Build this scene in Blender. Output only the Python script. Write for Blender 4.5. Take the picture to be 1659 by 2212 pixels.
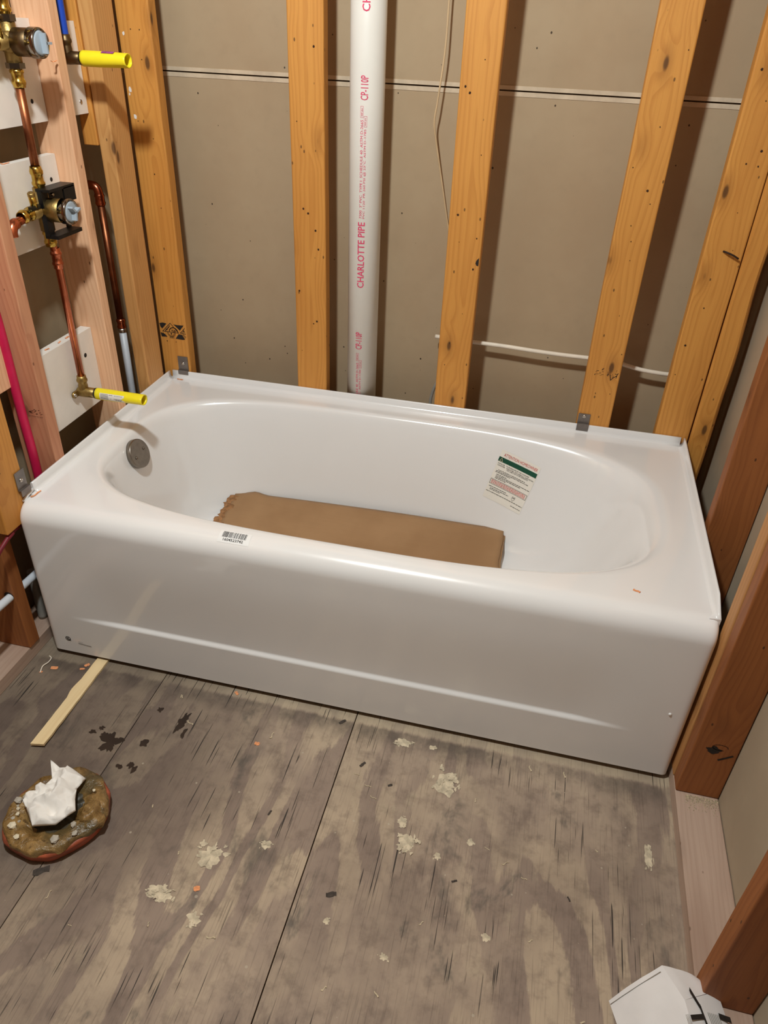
import bpy, bmesh, math, random
from mathutils import Vector, Matrix, noise
from mathutils.bvhtree import BVHTree

for _o in list(bpy.data.objects):
    bpy.data.objects.remove(_o, do_unlink=True)
scene = bpy.context.scene
COL = scene.collection
PI = math.pi

# ------------------------------------------------------------------ camera
cam_data = bpy.data.cameras.new('camera')
cam_data.sensor_fit = 'HORIZONTAL'
cam_data.sensor_width = 36.0
cam_data.lens = 36.0 * 1599.78 / 1659.0
cam_data.clip_start = 0.02
cam = bpy.data.objects.new('camera', cam_data)
COL.objects.link(cam)
_r = Vector((0.9725343637696979, 0.23009422147834527, 0.035122080367527245))
_d = Vector((0.15631183770895263, -0.533831583040388, -0.8310177196309616))
_f = Vector((-0.1724630994709271, 0.8136832861690522, -0.5551360095778454))
_m = Matrix.Identity(4)
for _i in range(3):
    _m[_i][0] = _r[_i]
    _m[_i][1] = -_d[_i]
    _m[_i][2] = -_f[_i]
_m.translation = Vector((1.10343, -1.17439, 1.39941))
cam.matrix_world = _m
scene.camera = cam

# ------------------------------------------------------------------ world, light, exposure
world = bpy.data.worlds.new('world')
scene.world = world
world.use_nodes = True
world.node_tree.nodes['Background'].inputs['Color'].default_value = (1.0, 0.9, 0.8, 1)
world.node_tree.nodes['Background'].inputs['Strength'].default_value = 0.0

LIGHT_POS = (0.60, -0.58, 2.25)
ld = bpy.data.lights.new('ceiling_lamp', 'POINT')
ld.energy = 108.0
ld.shadow_soft_size = 0.055
ld.color = (0.90, 0.975, 0.98)
lo = bpy.data.objects.new('ceiling_lamp', ld)
lo.location = LIGHT_POS
COL.objects.link(lo)

vs = scene.view_settings
vs.view_transform = 'Standard'
vs.look = 'None'
vs.gamma = 1.0
vs.use_curve_mapping = False
vs.exposure = 0.0

# ------------------------------------------------------------------ dimensions
L = 1.524      # tub length
W = 0.768      # back stud face
H = 0.453      # tub deck height
YB = 0.905     # face of the gypsum behind the back studs
XR = 1.622     # gypsum behind right studs

# ------------------------------------------------------------------ node helpers
class NT:
    def __init__(self, name):
        self.m = bpy.data.materials.new(name)
        self.m.use_nodes = True
        self.t = self.m.node_tree
        self.b = self.t.nodes['Principled BSDF']
    def n(self, typ, **kw):
        nd = self.t.nodes.new(typ)
        for k, v in kw.items():
            if k.startswith('i_'):
                nd.inputs[k[2:].replace('_', ' ')].default_value = v
            else:
                setattr(nd, k, v)
        return nd
    def l(self, a, b):
        self.t.links.new(a, b)
    def val(self, x, sock):
        if hasattr(x, 'is_linked'):
            self.l(x, sock)
        else:
            sock.default_value = x
    def math(self, op, a, b=0.0, c=0.0, clamp=False):
        nd = self.n('ShaderNodeMath', operation=op, use_clamp=clamp)
        self.val(a, nd.inputs[0]); self.val(b, nd.inputs[1]); self.val(c, nd.inputs[2])
        return nd.outputs[0]
    def vmath(self, op, a, b=(0, 0, 0)):
        nd = self.n('ShaderNodeVectorMath', operation=op)
        self.val(a, nd.inputs[0]); self.val(b, nd.inputs[1])
        return nd.outputs[0]
    def noise(self, vec, scale, detail=4.0, rough=0.55, dist=0.0):
        nd = self.n('ShaderNodeTexNoise')
        self.val(vec, nd.inputs['Vector'])
        nd.inputs['Scale'].default_value = scale
        nd.inputs['Detail'].default_value = detail
        nd.inputs['Roughness'].default_value = rough
        nd.inputs['Distortion'].default_value = dist
        return nd.outputs['Fac']
    def map(self, x, a, b, c=0.0, d=1.0, smooth=True):
        nd = self.n('ShaderNodeMapRange')
        nd.interpolation_type = 'SMOOTHSTEP' if smooth else 'LINEAR'
        self.val(x, nd.inputs[0])
        nd.inputs[1].default_value = a; nd.inputs[2].default_value = b
        nd.inputs[3].default_value = c; nd.inputs[4].default_value = d
        return nd.outputs[0]
    def mix(self, f, a, b, typ='MIX'):
        nd = self.n('ShaderNodeMix', data_type='RGBA', blend_type=typ)
        self.val(f, nd.inputs[0])
        for x, s in ((a, nd.inputs[6]), (b, nd.inputs[7])):
            if hasattr(x, 'is_linked'):
                self.l(x, s)
            else:
                s.default_value = (x[0], x[1], x[2], 1)
        return nd.outputs[2]
    def bump(self, h, strength=0.3, dist=0.002):
        nd = self.n('ShaderNodeBump')
        nd.inputs['Strength'].default_value = strength
        nd.inputs['Distance'].default_value = dist
        self.l(h, nd.inputs['Height'])
        self.l(nd.outputs[0], self.b.inputs['Normal'])
    def color(self, c):
        self.val(c if hasattr(c, 'is_linked') else (c[0], c[1], c[2], 1), self.b.inputs['Base Color'])
    def coord(self, kind='Object'):
        return self.n('ShaderNodeTexCoord').outputs[kind]
    def rnd(self):
        return self.n('ShaderNodeObjectInfo').outputs['Random']

def srgb(r, g, b):
    f = lambda v: (v / 12.92 if v <= 0.04045 else ((v + 0.055) / 1.055) ** 2.4)
    return (f(r / 255), f(g / 255), f(b / 255))

def plain(name, col, rough=0.5, metal=0.0, bump=0.0, bscale=60.0, var=0.12, vscale=18.0, coat=0.0, ior=1.45):
    k = NT(name)
    c = k.coord()
    nz = k.noise(c, vscale, 4)
    f = k.map(nz, 0.3, 0.7)
    k.color(k.mix(f, tuple(v * (1 - var) for v in col), tuple(min(1, v * (1 + var)) for v in col)))
    k.b.inputs['Roughness'].default_value = rough
    k.b.inputs['Metallic'].default_value = metal
    k.b.inputs['IOR'].default_value = ior
    k.b.inputs['Coat Weight'].default_value = coat
    if bump > 0:
        k.bump(k.noise(c, bscale, 5), bump, 0.002)
    return k.m

def wood(name, light, dark, knotc, freq=110.0, rough=0.62, knots=1.0, blotch=0.35, line=0.36):
    """sawn lumber, grain along local Z"""
    k = NT(name)
    c = k.coord()
    r = k.rnd()
    off = k.n('ShaderNodeCombineXYZ')
    k.l(k.math('MULTIPLY', r, 0.37), off.inputs[0]); k.l(k.math('MULTIPLY', r, 1.91), off.inputs[1]); k.l(k.math('MULTIPLY', r, 23.7), off.inputs[2])
    p = k.vmath('ADD', c, off.outputs[0])
    # knots: stretched voronoi cells
    kv = k.n('ShaderNodeTexVoronoi', feature='F1')
    k.l(k.vmath('MULTIPLY', p, (13.0, 13.0, 5.2)), kv.inputs['Vector'])
    kv.inputs['Scale'].default_value = 1.0
    kd = kv.outputs['Distance']
    bulge = k.map(kd, 0.0, 0.42, 1.0, 0.0)
    wob = k.noise(k.vmath('MULTIPLY', p, (5.0, 5.0, 1.6)), 1.0, 2)
    fine = k.noise(k.vmath('MULTIPLY', p, (60.0, 60.0, 2.2)), 1.0, 3)
    sx = k.n('ShaderNodeSeparateXYZ'); k.l(c, sx.inputs[0])
    ax = k.math('ADD', sx.outputs[0], k.math('MULTIPLY', k.math('SUBTRACT', wob, 0.5), 0.09))
    ay = k.math('ADD', k.math('ADD', sx.outputs[1], 0.035), k.math('MULTIPLY', k.math('SUBTRACT', wob, 0.5), 0.03))
    rad = k.math('SQRT', k.math('ADD', k.math('MULTIPLY', ax, ax), k.math('MULTIPLY', ay, ay)))
    rad = k.math('ADD', rad, k.math('MULTIPLY', bulge, 0.016 * knots))
    rad = k.math('ADD', rad, k.math('MULTIPLY', fine, 0.004))
    ring = k.math('FRACT', k.math('MULTIPLY', rad, freq))
    ringf = k.math('MULTIPLY', k.map(ring, 0.35, 0.92), k.map(ring, 1.0, 0.93))
    big = k.noise(k.vmath('MULTIPLY', p, (9.0, 9.0, 1.7)), 1.0, 3)
    col = k.mix(k.math('MULTIPLY', ringf, line), light, dark)
    col = k.mix(k.math('MULTIPLY', k.map(big, 0.38, 0.72), blotch), col, dark)
    fib = k.noise(k.vmath('MULTIPLY', p, (420.0, 420.0, 9.0)), 1.0, 2)
    col = k.mix(k.math('MULTIPLY', k.map(fib, 0.45, 0.75), 0.22), col, dark)
    if knots > 0:
        kn = k.math('MULTIPLY', k.map(kd, 0.105, 0.05), k.math('MULTIPLY', 0.8, knots), clamp=True)
        col = k.mix(k.math('MULTIPLY', k.map(kd, 0.30, 0.08), 0.35), col, tuple(0.62 * v for v in dark))
        col = k.mix(kn, col, knotc)
        sp = k.n('ShaderNodeTexVoronoi', feature='F1')
        k.l(k.vmath('MULTIPLY', p, (34.0, 34.0, 17.0)), sp.inputs['Vector']); sp.inputs['Scale'].default_value = 1.0
        col = k.mix(k.math('MULTIPLY', k.map(sp.outputs['Distance'], 0.085, 0.05), 0.75), col, knotc)
    k.color(col)
    k.b.inputs['Roughness'].default_value = rough
    k.bump(k.math('ADD', k.math('MULTIPLY', fib, 0.6), k.math('MULTIPLY', ringf, 0.3)), 0.22, 0.0012)
    return k.m

M = {}
M['stud'] = wood('aged_pine', srgb(214, 150, 70), srgb(180, 112, 42), srgb(62, 34, 12))
M['stud_new'] = wood('fresh_fir', srgb(238, 190, 150), srgb(206, 146, 106), srgb(105, 60, 38), knots=0.6)
M['stud_red'] = wood('reddish_fir', srgb(206, 148, 112), srgb(172, 104, 74), srgb(95, 50, 30), knots=0.7)
M['stud_dark'] = wood('brown_fir', srgb(158, 96, 48), srgb(122, 66, 28), srgb(40, 20, 8), knots=0.8)
M['plate'] = wood('pale_plate', srgb(190, 164, 146), srgb(158, 128, 110), srgb(110, 85, 70), knots=0.2, line=0.22, blotch=0.8)
M['stud_tan'] = wood('tan_pine', srgb(212, 158, 96), srgb(176, 116, 58), srgb(78, 46, 22))
M['stud_mid'] = wood('mid_pine', srgb(196, 142, 86), srgb(160, 104, 54), srgb(60, 34, 16), knots=0.6)
M['plate_dark'] = wood('stained_plate', srgb(150, 122, 98), srgb(105, 78, 58), srgb(50, 36, 26), knots=0.3)
M['lath'] = wood('raw_lath', srgb(240, 214, 166), srgb(222, 186, 132), srgb(170, 120, 70), knots=0.0, line=0.25, blotch=0.15)

def gypsum(name, c1, c2, specks=True):
    k = NT(name)
    c = k.coord()
    n1 = k.noise(c, 2.6, 5, 0.6)
    n2 = k.noise(c, 30.0, 4)
    col = k.mix(k.map(n1, 0.3, 0.7), c1, c2)
    col = k.mix(k.math('MULTIPLY', k.map(n2, 0.5, 0.8), 0.25), col, tuple(0.8 * v for v in c1))
    if specks:
        v = k.n('ShaderNodeTexVoronoi', feature='F1')
        k.l(k.vmath('MULTIPLY', c, (30, 30, 25)), v.inputs['Vector']); v.inputs['Scale'].default_value = 1.0
        v2 = k.n('ShaderNodeTexWhiteNoise'); k.l(v.outputs['Position'], v2.inputs['Vector'])
        d = k.math('SUBTRACT', v.outputs['Distance'], k.math('MULTIPLY', k.math('POWER', v2.outputs['Value'], 2.0), 0.075))
        col = k.mix(k.math('MULTIPLY', k.map(d, 0.012, -0.004), 0.92), col, srgb(52, 38, 26))
    k.color(col)
    k.b.inputs['Roughness'].default_value = 0.9
    k.bump(k.noise(c, 55, 4), 0.10, 0.002)
    return k.m
M['gypsum'] = gypsum('gypsum_paper', srgb(178, 156, 126), srgb(170, 146, 116))
M['gypsum_edge'] = plain('gypsum_edge', srgb(205, 186, 160), 0.9, bump=0.4, bscale=90)
M['gypsum_plain'] = gypsum('gypsum_plain', srgb(182, 166, 142), srgb(170, 152, 128), specks=False)
M['cavity'] = gypsum('cavity_board', srgb(168, 150, 122), srgb(150, 130, 102), specks=False)
M['ceiling'] = plain('ceiling_board', srgb(78, 62, 48), 0.9)

def floor_mat():
    k = NT('weathered_plywood')
    c = k.n('ShaderNodeNewGeometry').outputs['Position']
    r = k.rnd()
    off = k.n('ShaderNodeCombineXYZ')
    k.l(k.math('MULTIPLY', r, 3.1), off.inputs[0]); k.l(k.math('MULTIPLY', r, 7.7), off.inputs[1])
    p = k.vmath('ADD', c, off.outputs[0])
    s = k.n('ShaderNodeSeparateXYZ'); k.l(p, s.inputs[0])
    w1 = k.noise(k.vmath('MULTIPLY', p, (3.4, 1.1, 1)), 1.0, 2.5, 0.5)
    w2 = k.noise(k.vmath('MULTIPLY', p, (75.0, 9.0, 1)), 1.0, 4, 0.65)
    fib = k.noise(k.vmath('MULTIPLY', p, (330.0, 9.0, 1)), 1.0, 3, 0.6)
    mott = k.noise(p, 26.0, 5, 0.65)
    ph = k.math('ADD', k.math('MULTIPLY', s.outputs[0], 8.0), k.math('MULTIPLY', w1, 6.4))
    ph = k.math('ADD', ph, k.math('MULTIPLY', w2, 0.36))
    ph = k.math('ADD', ph, k.math('MULTIPLY', mott, 0.16))
    tri = k.math('PINGPONG', ph, 0.5)
    flame = k.map(tri, 0.235, 0.30)
    blot = k.noise(k.vmath('MULTIPLY', p, (2.6, 1.8, 1)), 1.0, 5, 0.6)
    blot2 = k.noise(k.vmath('MULTIPLY', p, (11.0, 6.0, 1)), 1.0, 5, 0.65)
    sel = k.noise(k.vmath('MULTIPLY', p, (4.0, 2.6, 3)), 1.0, 3, 0.55)
    light = srgb(188, 168, 143); mid = srgb(144, 125, 112); dk = srgb(106, 90, 80)
    base = k.mix(k.map(blot2, 0.3, 0.7), srgb(178, 158, 137), srgb(156, 137, 121))
    col = k.mix(k.math('MULTIPLY', k.map(sel, 0.38, 0.56), 0.75), base, k.mix(flame, light, mid))
    col = k.mix(k.math('MULTIPLY', k.map(blot, 0.42, 0.66), 0.5), col, dk)
    col = k.mix(k.math('MULTIPLY', k.map(blot2, 0.54, 0.70), 0.6), col, srgb(104, 88, 78))
    col = k.mix(k.math('MULTIPLY', k.map(blot2, 0.42, 0.26), 0.5), col, srgb(186, 170, 142))
    col = k.mix(k.math('MULTIPLY', k.map(mott, 0.45, 0.72), 0.5), col, srgb(106, 90, 79))
    # soot-grey mildew patches
    mil = k.noise(k.vmath('MULTIPLY', p, (8.0, 4.0, 2)), 1.0, 5, 0.7, 0.4)
    col = k.mix(k.math('MULTIPLY', k.map(mil, 0.57, 0.70), 0.7), col, srgb(78, 74, 68))
    # paler strip along the apron, a dirty one in front of it
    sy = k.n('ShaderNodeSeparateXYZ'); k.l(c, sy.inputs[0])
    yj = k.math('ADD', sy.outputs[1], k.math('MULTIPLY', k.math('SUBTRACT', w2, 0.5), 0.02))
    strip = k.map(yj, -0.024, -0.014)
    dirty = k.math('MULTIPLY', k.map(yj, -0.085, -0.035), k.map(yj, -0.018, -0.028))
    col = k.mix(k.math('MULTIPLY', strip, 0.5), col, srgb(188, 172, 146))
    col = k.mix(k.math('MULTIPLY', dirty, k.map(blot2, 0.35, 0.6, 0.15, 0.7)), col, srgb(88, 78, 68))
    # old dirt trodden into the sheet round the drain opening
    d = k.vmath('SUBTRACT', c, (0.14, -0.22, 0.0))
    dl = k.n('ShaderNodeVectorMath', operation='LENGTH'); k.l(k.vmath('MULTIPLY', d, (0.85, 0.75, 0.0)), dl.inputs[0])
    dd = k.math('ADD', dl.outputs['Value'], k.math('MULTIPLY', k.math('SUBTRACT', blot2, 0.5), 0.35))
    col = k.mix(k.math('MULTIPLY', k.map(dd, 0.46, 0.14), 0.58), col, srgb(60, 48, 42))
    col = k.mix(k.math('MULTIPLY', k.map(fib, 0.52, 0.72), 0.36), col, srgb(78, 64, 55))
    # checks (fine splits along the grain)
    chk = k.noise(k.vmath('MULTIPLY', p, (230.0, 6.0, 1)), 1.0, 1.0, 0.5)
    d3 = k.vmath('SUBTRACT', c, (0.58, -0.10, 0.0))
    dl3 = k.n('ShaderNodeVectorMath', operation='LENGTH'); k.l(k.vmath('MULTIPLY', d3, (1.0, 1.2, 0.0)), dl3.inputs[0])
    area = k.math('ADD', k.noise(k.vmath('MULTIPLY', p, (5.0, 4.0, 1)), 1.0, 3), k.map(dl3.outputs['Value'], 0.38, 0.05, 0.0, 0.28))
    ch = k.math('MULTIPLY', k.map(chk, 0.66, 0.69), k.map(area, 0.50, 0.60))
    col = k.mix(k.math('MULTIPLY', ch, 0.9), col, srgb(30, 24, 20))
    # small pale specks of plaster dust
    v = k.n('ShaderNodeTexVoronoi', feature='F1'); v.inputs['Scale'].default_value = 42.0; k.l(c, v.inputs['Vector'])
    v2 = k.n('ShaderNodeTexWhiteNoise'); k.l(v.outputs['Position'], v2.inputs['Vector'])
    spd = k.math('SUBTRACT', v.outputs['Distance'], k.math('MULTIPLY', k.math('POWER', v2.outputs['Value'], 6.0), 0.13))
    col = k.mix(k.math('MULTIPLY', k.map(spd, 0.02, -0.02), 0.55), col, srgb(190, 178, 158))
    k.color(col)
    k.b.inputs['Roughness'].default_value = 0.72
    h = k.math('SUBTRACT', k.math('MULTIPLY', fib, 0.5), ch)
    k.bump(h, 0.35, 0.0015)
    return k.m
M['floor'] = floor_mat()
M['paint'] = plain('spilt_plaster', srgb(204, 190, 164), 0.85, bump=0.5, bscale=120, var=0.25, vscale=60)
M['wet'] = plain('wet_stain', srgb(50, 38, 30), 0.35, var=0.2)

def enamel():
    k = NT('white_enamel')
    c = k.coord()
    n = k.noise(c, 7.0, 3)
    k.color(k.mix(n, (0.835, 0.83, 0.82), (0.87, 0.865, 0.86)))
    k.b.inputs['Roughness'].default_value = 0.22
    k.b.inputs['IOR'].default_value = 1.5
    k.b.inputs['Coat Weight'].default_value = 0.8
    k.b.inputs['Coat Roughness'].default_value = 0.03
    k.bump(k.noise(c, 38.0, 2), 0.035, 0.002)
    return k.m
M['enamel'] = enamel()

def cardboard_mat():
    k = NT('brown_cardboard')
    c = k.coord()
    n = k.noise(c, 5.0, 4)
    f = k.noise(k.vmath('MULTIPLY', c, (8, 260, 8)), 1.0, 2)
    col = k.mix(k.map(n, 0.3, 0.7), srgb(170, 133, 93), srgb(153, 116, 77))
    col = k.mix(k.math('MULTIPLY', f, 0.18), col, srgb(130, 95, 62))
    k.color(col)
    k.b.inputs['Roughness'].default_value = 0.6
    k.bump(k.math('ADD', n, k.math('MULTIPLY', f, 0.2)), 0.25, 0.004)
    return k.m
M['card'] = cardboard_mat()
M['card_torn'] = plain('torn_cardboard', srgb(150, 108, 70), 0.9, bump=0.8, bscale=150, var=0.35, vscale=90)
M['pvc'] = plain('white_pvc', srgb(233, 230, 222), 0.32, var=0.03, vscale=7)
M['pvc_ink'] = plain('pink_ink', srgb(222, 72, 110), 0.6, var=0.15, vscale=120)
M['board_white'] = plain('white_pvc_board', srgb(236, 229, 220), 0.5, var=0.03)
M['copper'] = plain('copper', srgb(205, 120, 88), 0.25, 1.0, var=0.18, vscale=30)
M['copper_dull'] = plain('aged_copper', srgb(160, 98, 66), 0.42, 1.0, var=0.3, vscale=25)
M['brass'] = plain('brass', srgb(205, 172, 84), 0.22, 1.0, var=0.12, vscale=60)
M['brass_dull'] = plain('cast_brass', srgb(168, 142, 88), 0.45, 1.0, var=0.2, vscale=50, bump=0.2, bscale=300)
M['bronze'] = plain('dark_bronze', srgb(112, 92, 66), 0.42, 1.0, var=0.25, vscale=40)
M['chrome'] = plain('dark_chrome', srgb(150, 142, 132), 0.15, 1.0, var=0.1)
M['nickel'] = plain('brushed_nickel', srgb(140, 132, 122), 0.34, 1.0, var=0.08, vscale=80)
M['steel'] = plain('galvanised_steel', srgb(132, 126, 122), 0.45, 0.8, var=0.12, vscale=50)
M['screw'] = plain('zinc_screw', srgb(205, 200, 192), 0.3, 1.0, var=0.1)
M['black'] = plain('black_plastic', srgb(12, 12, 13), 0.42, var=0.2, bump=0.15, bscale=200)
M['grey_plastic'] = plain('grey_plastic', srgb(160, 172, 182), 0.4, var=0.05)
M['yellow'] = plain('yellow_plastic', srgb(250, 230, 40), 0.35, var=0.05)
M['blue_pex'] = plain('blue_pex', srgb(26, 70, 176), 0.35, var=0.08)
M['red_pex'] = plain('red_pex', srgb(198, 30, 78), 0.38, var=0.08)
M['red_dark'] = plain('red_pex_dusty', srgb(120, 28, 40), 0.5, var=0.2)
M['white_pex'] = plain('white_pex', srgb(212, 216, 222), 0.4, var=0.04)
M['grey_pvc'] = plain('grey_pvc', srgb(150, 146, 138), 0.5, var=0.1)
M['cable'] = plain('white_cable', srgb(238, 226, 208), 0.45, var=0.06)
M['wire'] = plain('tan_wire', srgb(206, 178, 138), 0.5, var=0.08)
M['hole_wood'] = plain('cut_wood_in_hole', srgb(92, 46, 28), 0.8, var=0.3, vscale=80)
M['ink_hole'] = plain('nail_hole', srgb(58, 32, 14), 0.9, var=0.3)
M['ink'] = plain('black_ink', srgb(38, 32, 28), 0.7, var=0.3, vscale=200)
M['ink_faded'] = plain('faded_ink', srgb(92, 60, 40), 0.8, var=0.3, vscale=200)
M['ink_grey'] = plain('grey_ink', srgb(92, 88, 84), 0.6)
M['label'] = plain('label_paper', srgb(238, 234, 224), 0.45, var=0.02)
M['label_white'] = plain('white_label_film', (0.86, 0.86, 0.85), 0.35, var=0.01)
M['label_red'] = plain('label_red', srgb(205, 62, 52), 0.6)
M['label_green'] = plain('label_green', srgb(16, 78, 58), 0.5, var=0.08)
M['purple'] = plain('purple_primer', srgb(150, 70, 130), 0.5, var=0.3, vscale=150)
M['tissue'] = plain('white_tissue', srgb(240, 236, 230), 0.95, bump=0.3, bscale=90, var=0.04)
def wax_mat():
    k = NT('brown_wax')
    c = k.coord()
    n1 = k.noise(c, 30.0, 5, 0.65, 0.6)
    n2 = k.noise(c, 75.0, 4, 0.6)
    n3 = k.noise(c, 14.0, 3)
    col = k.mix(k.map(n1, 0.35, 0.65), srgb(112, 84, 44), srgb(164, 130, 80))
    col = k.mix(k.math('MULTIPLY', k.map(n3, 0.5, 0.66), 0.8), col, srgb(74, 66, 44))
    col = k.mix(k.math('MULTIPLY', k.map(n2, 0.58, 0.7), 0.7), col, srgb(58, 38, 20))
    k.color(col)
    k.b.inputs['Roughness'].default_value = 0.28
    k.bump(k.math('ADD', n1, k.math('MULTIPLY', n2, 0.4)), 0.9, 0.006)
    return k.m
M['wax'] = wax_mat()
M['wax_old'] = plain('brown_wax', srgb(146, 112, 62), 0.3, bump=0.7, bscale=45, var=0.42, vscale=26)
M['wax_dark'] = plain('dark_wax', srgb(66, 60, 48), 0.35, bump=0.6, bscale=60, var=0.35, vscale=40)
M['orange_rim'] = plain('orange_rim', srgb(158, 80, 54), 0.45, var=0.5, vscale=30)
M['crumb'] = plain('plaster_crumb', srgb(226, 214, 188), 0.9, bump=0.6, bscale=200, var=0.15, vscale=60)
M['crumb_grey'] = plain('grey_crumb', srgb(182, 174, 160), 0.6, bump=0.6, bscale=200, var=0.15, vscale=60)
M['chip'] = plain('orange_chip', srgb(236, 158, 108), 0.8, var=0.15, vscale=90)
M['chip_pale'] = plain('pale_shaving', srgb(206, 190, 160), 0.85, var=0.15, vscale=90)
M['chip_dark'] = plain('dark_flake', srgb(70, 62, 56), 0.85, var=0.2, vscale=90)
M['bag'] = plain('white_bag_film', srgb(228, 224, 222), 0.5, bump=0.35, bscale=22, var=0.03)
M['nail'] = plain('rusty_nail', srgb(60, 44, 36), 0.6, 0.6, var=0.3)
M['sawdust'] = plain('sawdust', srgb(206, 190, 160), 1.0, bump=1.0, bscale=400, var=0.3, vscale=300)

# ------------------------------------------------------------------ mesh helpers
def link(name, me, mat, parent=None, smooth=False, loc=(0, 0, 0)):
    o = bpy.data.objects.new(name, me)
    if mat is not None:
        if isinstance(mat, str):
            mat = M[mat]
        me.materials.clear()
        me.materials.append(mat)
    if smooth:
        for q in me.polygons:
            q.use_smooth = True
    o.location = loc
    COL.objects.link(o)
    if parent is not None:
        o.parent = parent
    return o

def tag(o, label=None, cat=None, group=None, kind=None):
    if label: o['label'] = label
    if cat: o['category'] = cat
    if group: o['group'] = group
    if kind: o['kind'] = kind
    return o

def thing(name, label, cat, loc=(0, 0, 0), group=None):
    o = bpy.data.objects.new(name, None)
    o.location = loc
    o.empty_display_size = 0.05
    COL.objects.link(o)
    return tag(o, label, cat, group)

class MB:
    """collects shapes in world coordinates, built as one mesh"""
    def __init__(self):
        self.v = []; self.f = []; self.sm = []
    def add(self, vs, fs, smooth=False):
        b = len(self.v)
        self.v += [tuple(q) for q in vs]
        self.f += [tuple(b + i for i in q) for q in fs]
        self.sm += [smooth] * len(fs)
        return self
    def box(self, x0, x1, y0, y1, z0, z1):
        vs = [(x0, y0, z0), (x1, y0, z0), (x1, y1, z0), (x0, y1, z0), (x0, y0, z1), (x1, y0, z1), (x1, y1, z1), (x0, y1, z1)]
        return self.add(vs, [(0, 3, 2, 1), (4, 5, 6, 7), (0, 1, 5, 4), (1, 2, 6, 5), (2, 3, 7, 6), (3, 0, 4, 7)])
    def tube(self, pts, rad, seg=14, caps=True, smooth=True):
        pts = [Vector(q) for q in pts]
        n = len(pts)
        rad = rad if isinstance(rad, (list, tuple)) else [rad] * n
        t0 = (pts[1] - pts[0]).normalized()
        up = Vector((0, 0, 1)) if abs(t0.z) < 0.9 else Vector((1, 0, 0))
        u = t0.cross(up).normalized()
        vs = []
        for i, q in enumerate(pts):
            t = (pts[min(i + 1, n - 1)] - pts[max(i - 1, 0)])
            if t.length < 1e-9: t = t0
            t.normalize()
            u = (u - t * u.dot(t)).normalized()
            w = t.cross(u)
            for j in range(seg):
                a = 2 * PI * j / seg
                vs.append(q + (u * math.cos(a) + w * math.sin(a)) * rad[i])
        fs = []
        for i in range(n - 1):
            for j in range(seg):
                a = i * seg + j; b = i * seg + (j + 1) % seg
                fs.append((a, b, b + seg, a + seg))
        self.add(vs, fs, smooth)
        if caps:
            b = len(self.v) - len(vs)
            self.f.append(tuple(b + j for j in reversed(range(seg)))); self.sm.append(False)
            self.f.append(tuple(b + (n - 1) * seg + j for j in range(seg))); self.sm.append(False)
        return self
    def lathe(self, p0, d, prof, seg=24, smooth=True):
        """prof: (distance along d, radius)"""
        p0 = Vector(p0); d = Vector(d).normalized()
        up = Vector((0, 0, 1)) if abs(d.z) < 0.9 else Vector((1, 0, 0))
        u = d.cross(up).normalized(); w = d.cross(u)
        vs = []
        for s, r in prof:
            for j in range(seg):
                a = 2 * PI * j / seg
                vs.append(p0 + d * s + (u * math.cos(a) + w * math.sin(a)) * max(r, 1e-5))
        fs = []
        for i in range(len(prof) - 1):
            for j in range(seg):
                a = i * seg + j; b = i * seg + (j + 1) % seg
                fs.append((a, a + seg, b + seg, b))
        return self.add(vs, fs, smooth)
    def build(self, name, mat, parent=None, bevel=0.0, seg=2, angle=35):
        me = bpy.data.meshes.new(name)
        bm = bmesh.new()
        vv = [bm.verts.new(q) for q in self.v]
        for q, s in zip(self.f, self.sm):
            try:
                fc = bm.faces.new([vv[i] for i in q]); fc.smooth = s
            except ValueError:
                pass
        if bevel > 0:
            es = [e for e in bm.edges if len(e.link_faces) == 2 and e.calc_face_angle(0) > math.radians(angle)]
            bmesh.ops.bevel(bm, geom=es, offset=bevel, segments=seg, profile=0.5, affect='EDGES', clamp_overlap=True)
        bmesh.ops.recalc_face_normals(bm, faces=bm.faces)
        # origin at the centre of the piece
        co = [q.co for q in bm.verts]
        lo_ = Vector((min(c.x for c in co), min(c.y for c in co), min(c.z for c in co)))
        hi_ = Vector((max(c.x for c in co), max(c.y for c in co), max(c.z for c in co)))
        ctr = Vector(((lo_.x + hi_.x) / 2, (lo_.y + hi_.y) / 2, lo_.z))
        for q in bm.verts: q.co -= ctr
        bm.to_mesh(me); bm.free()
        o = link(name, me, mat, parent)
        o.location = ctr if parent is None else ctr - world_loc(parent)
        return o

def world_loc(o):
    v = Vector(o.location)
    while o.parent is not None:
        o = o.parent
        v += Vector(o.location)
    return v

def box(name, x0, x1, y0, y1, z0, z1, mat, parent=None, bevel=0.0015, seg=2):
    return MB().box(x0, x1, y0, y1, z0, z1).build(name, mat, parent, bevel, seg)

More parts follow.
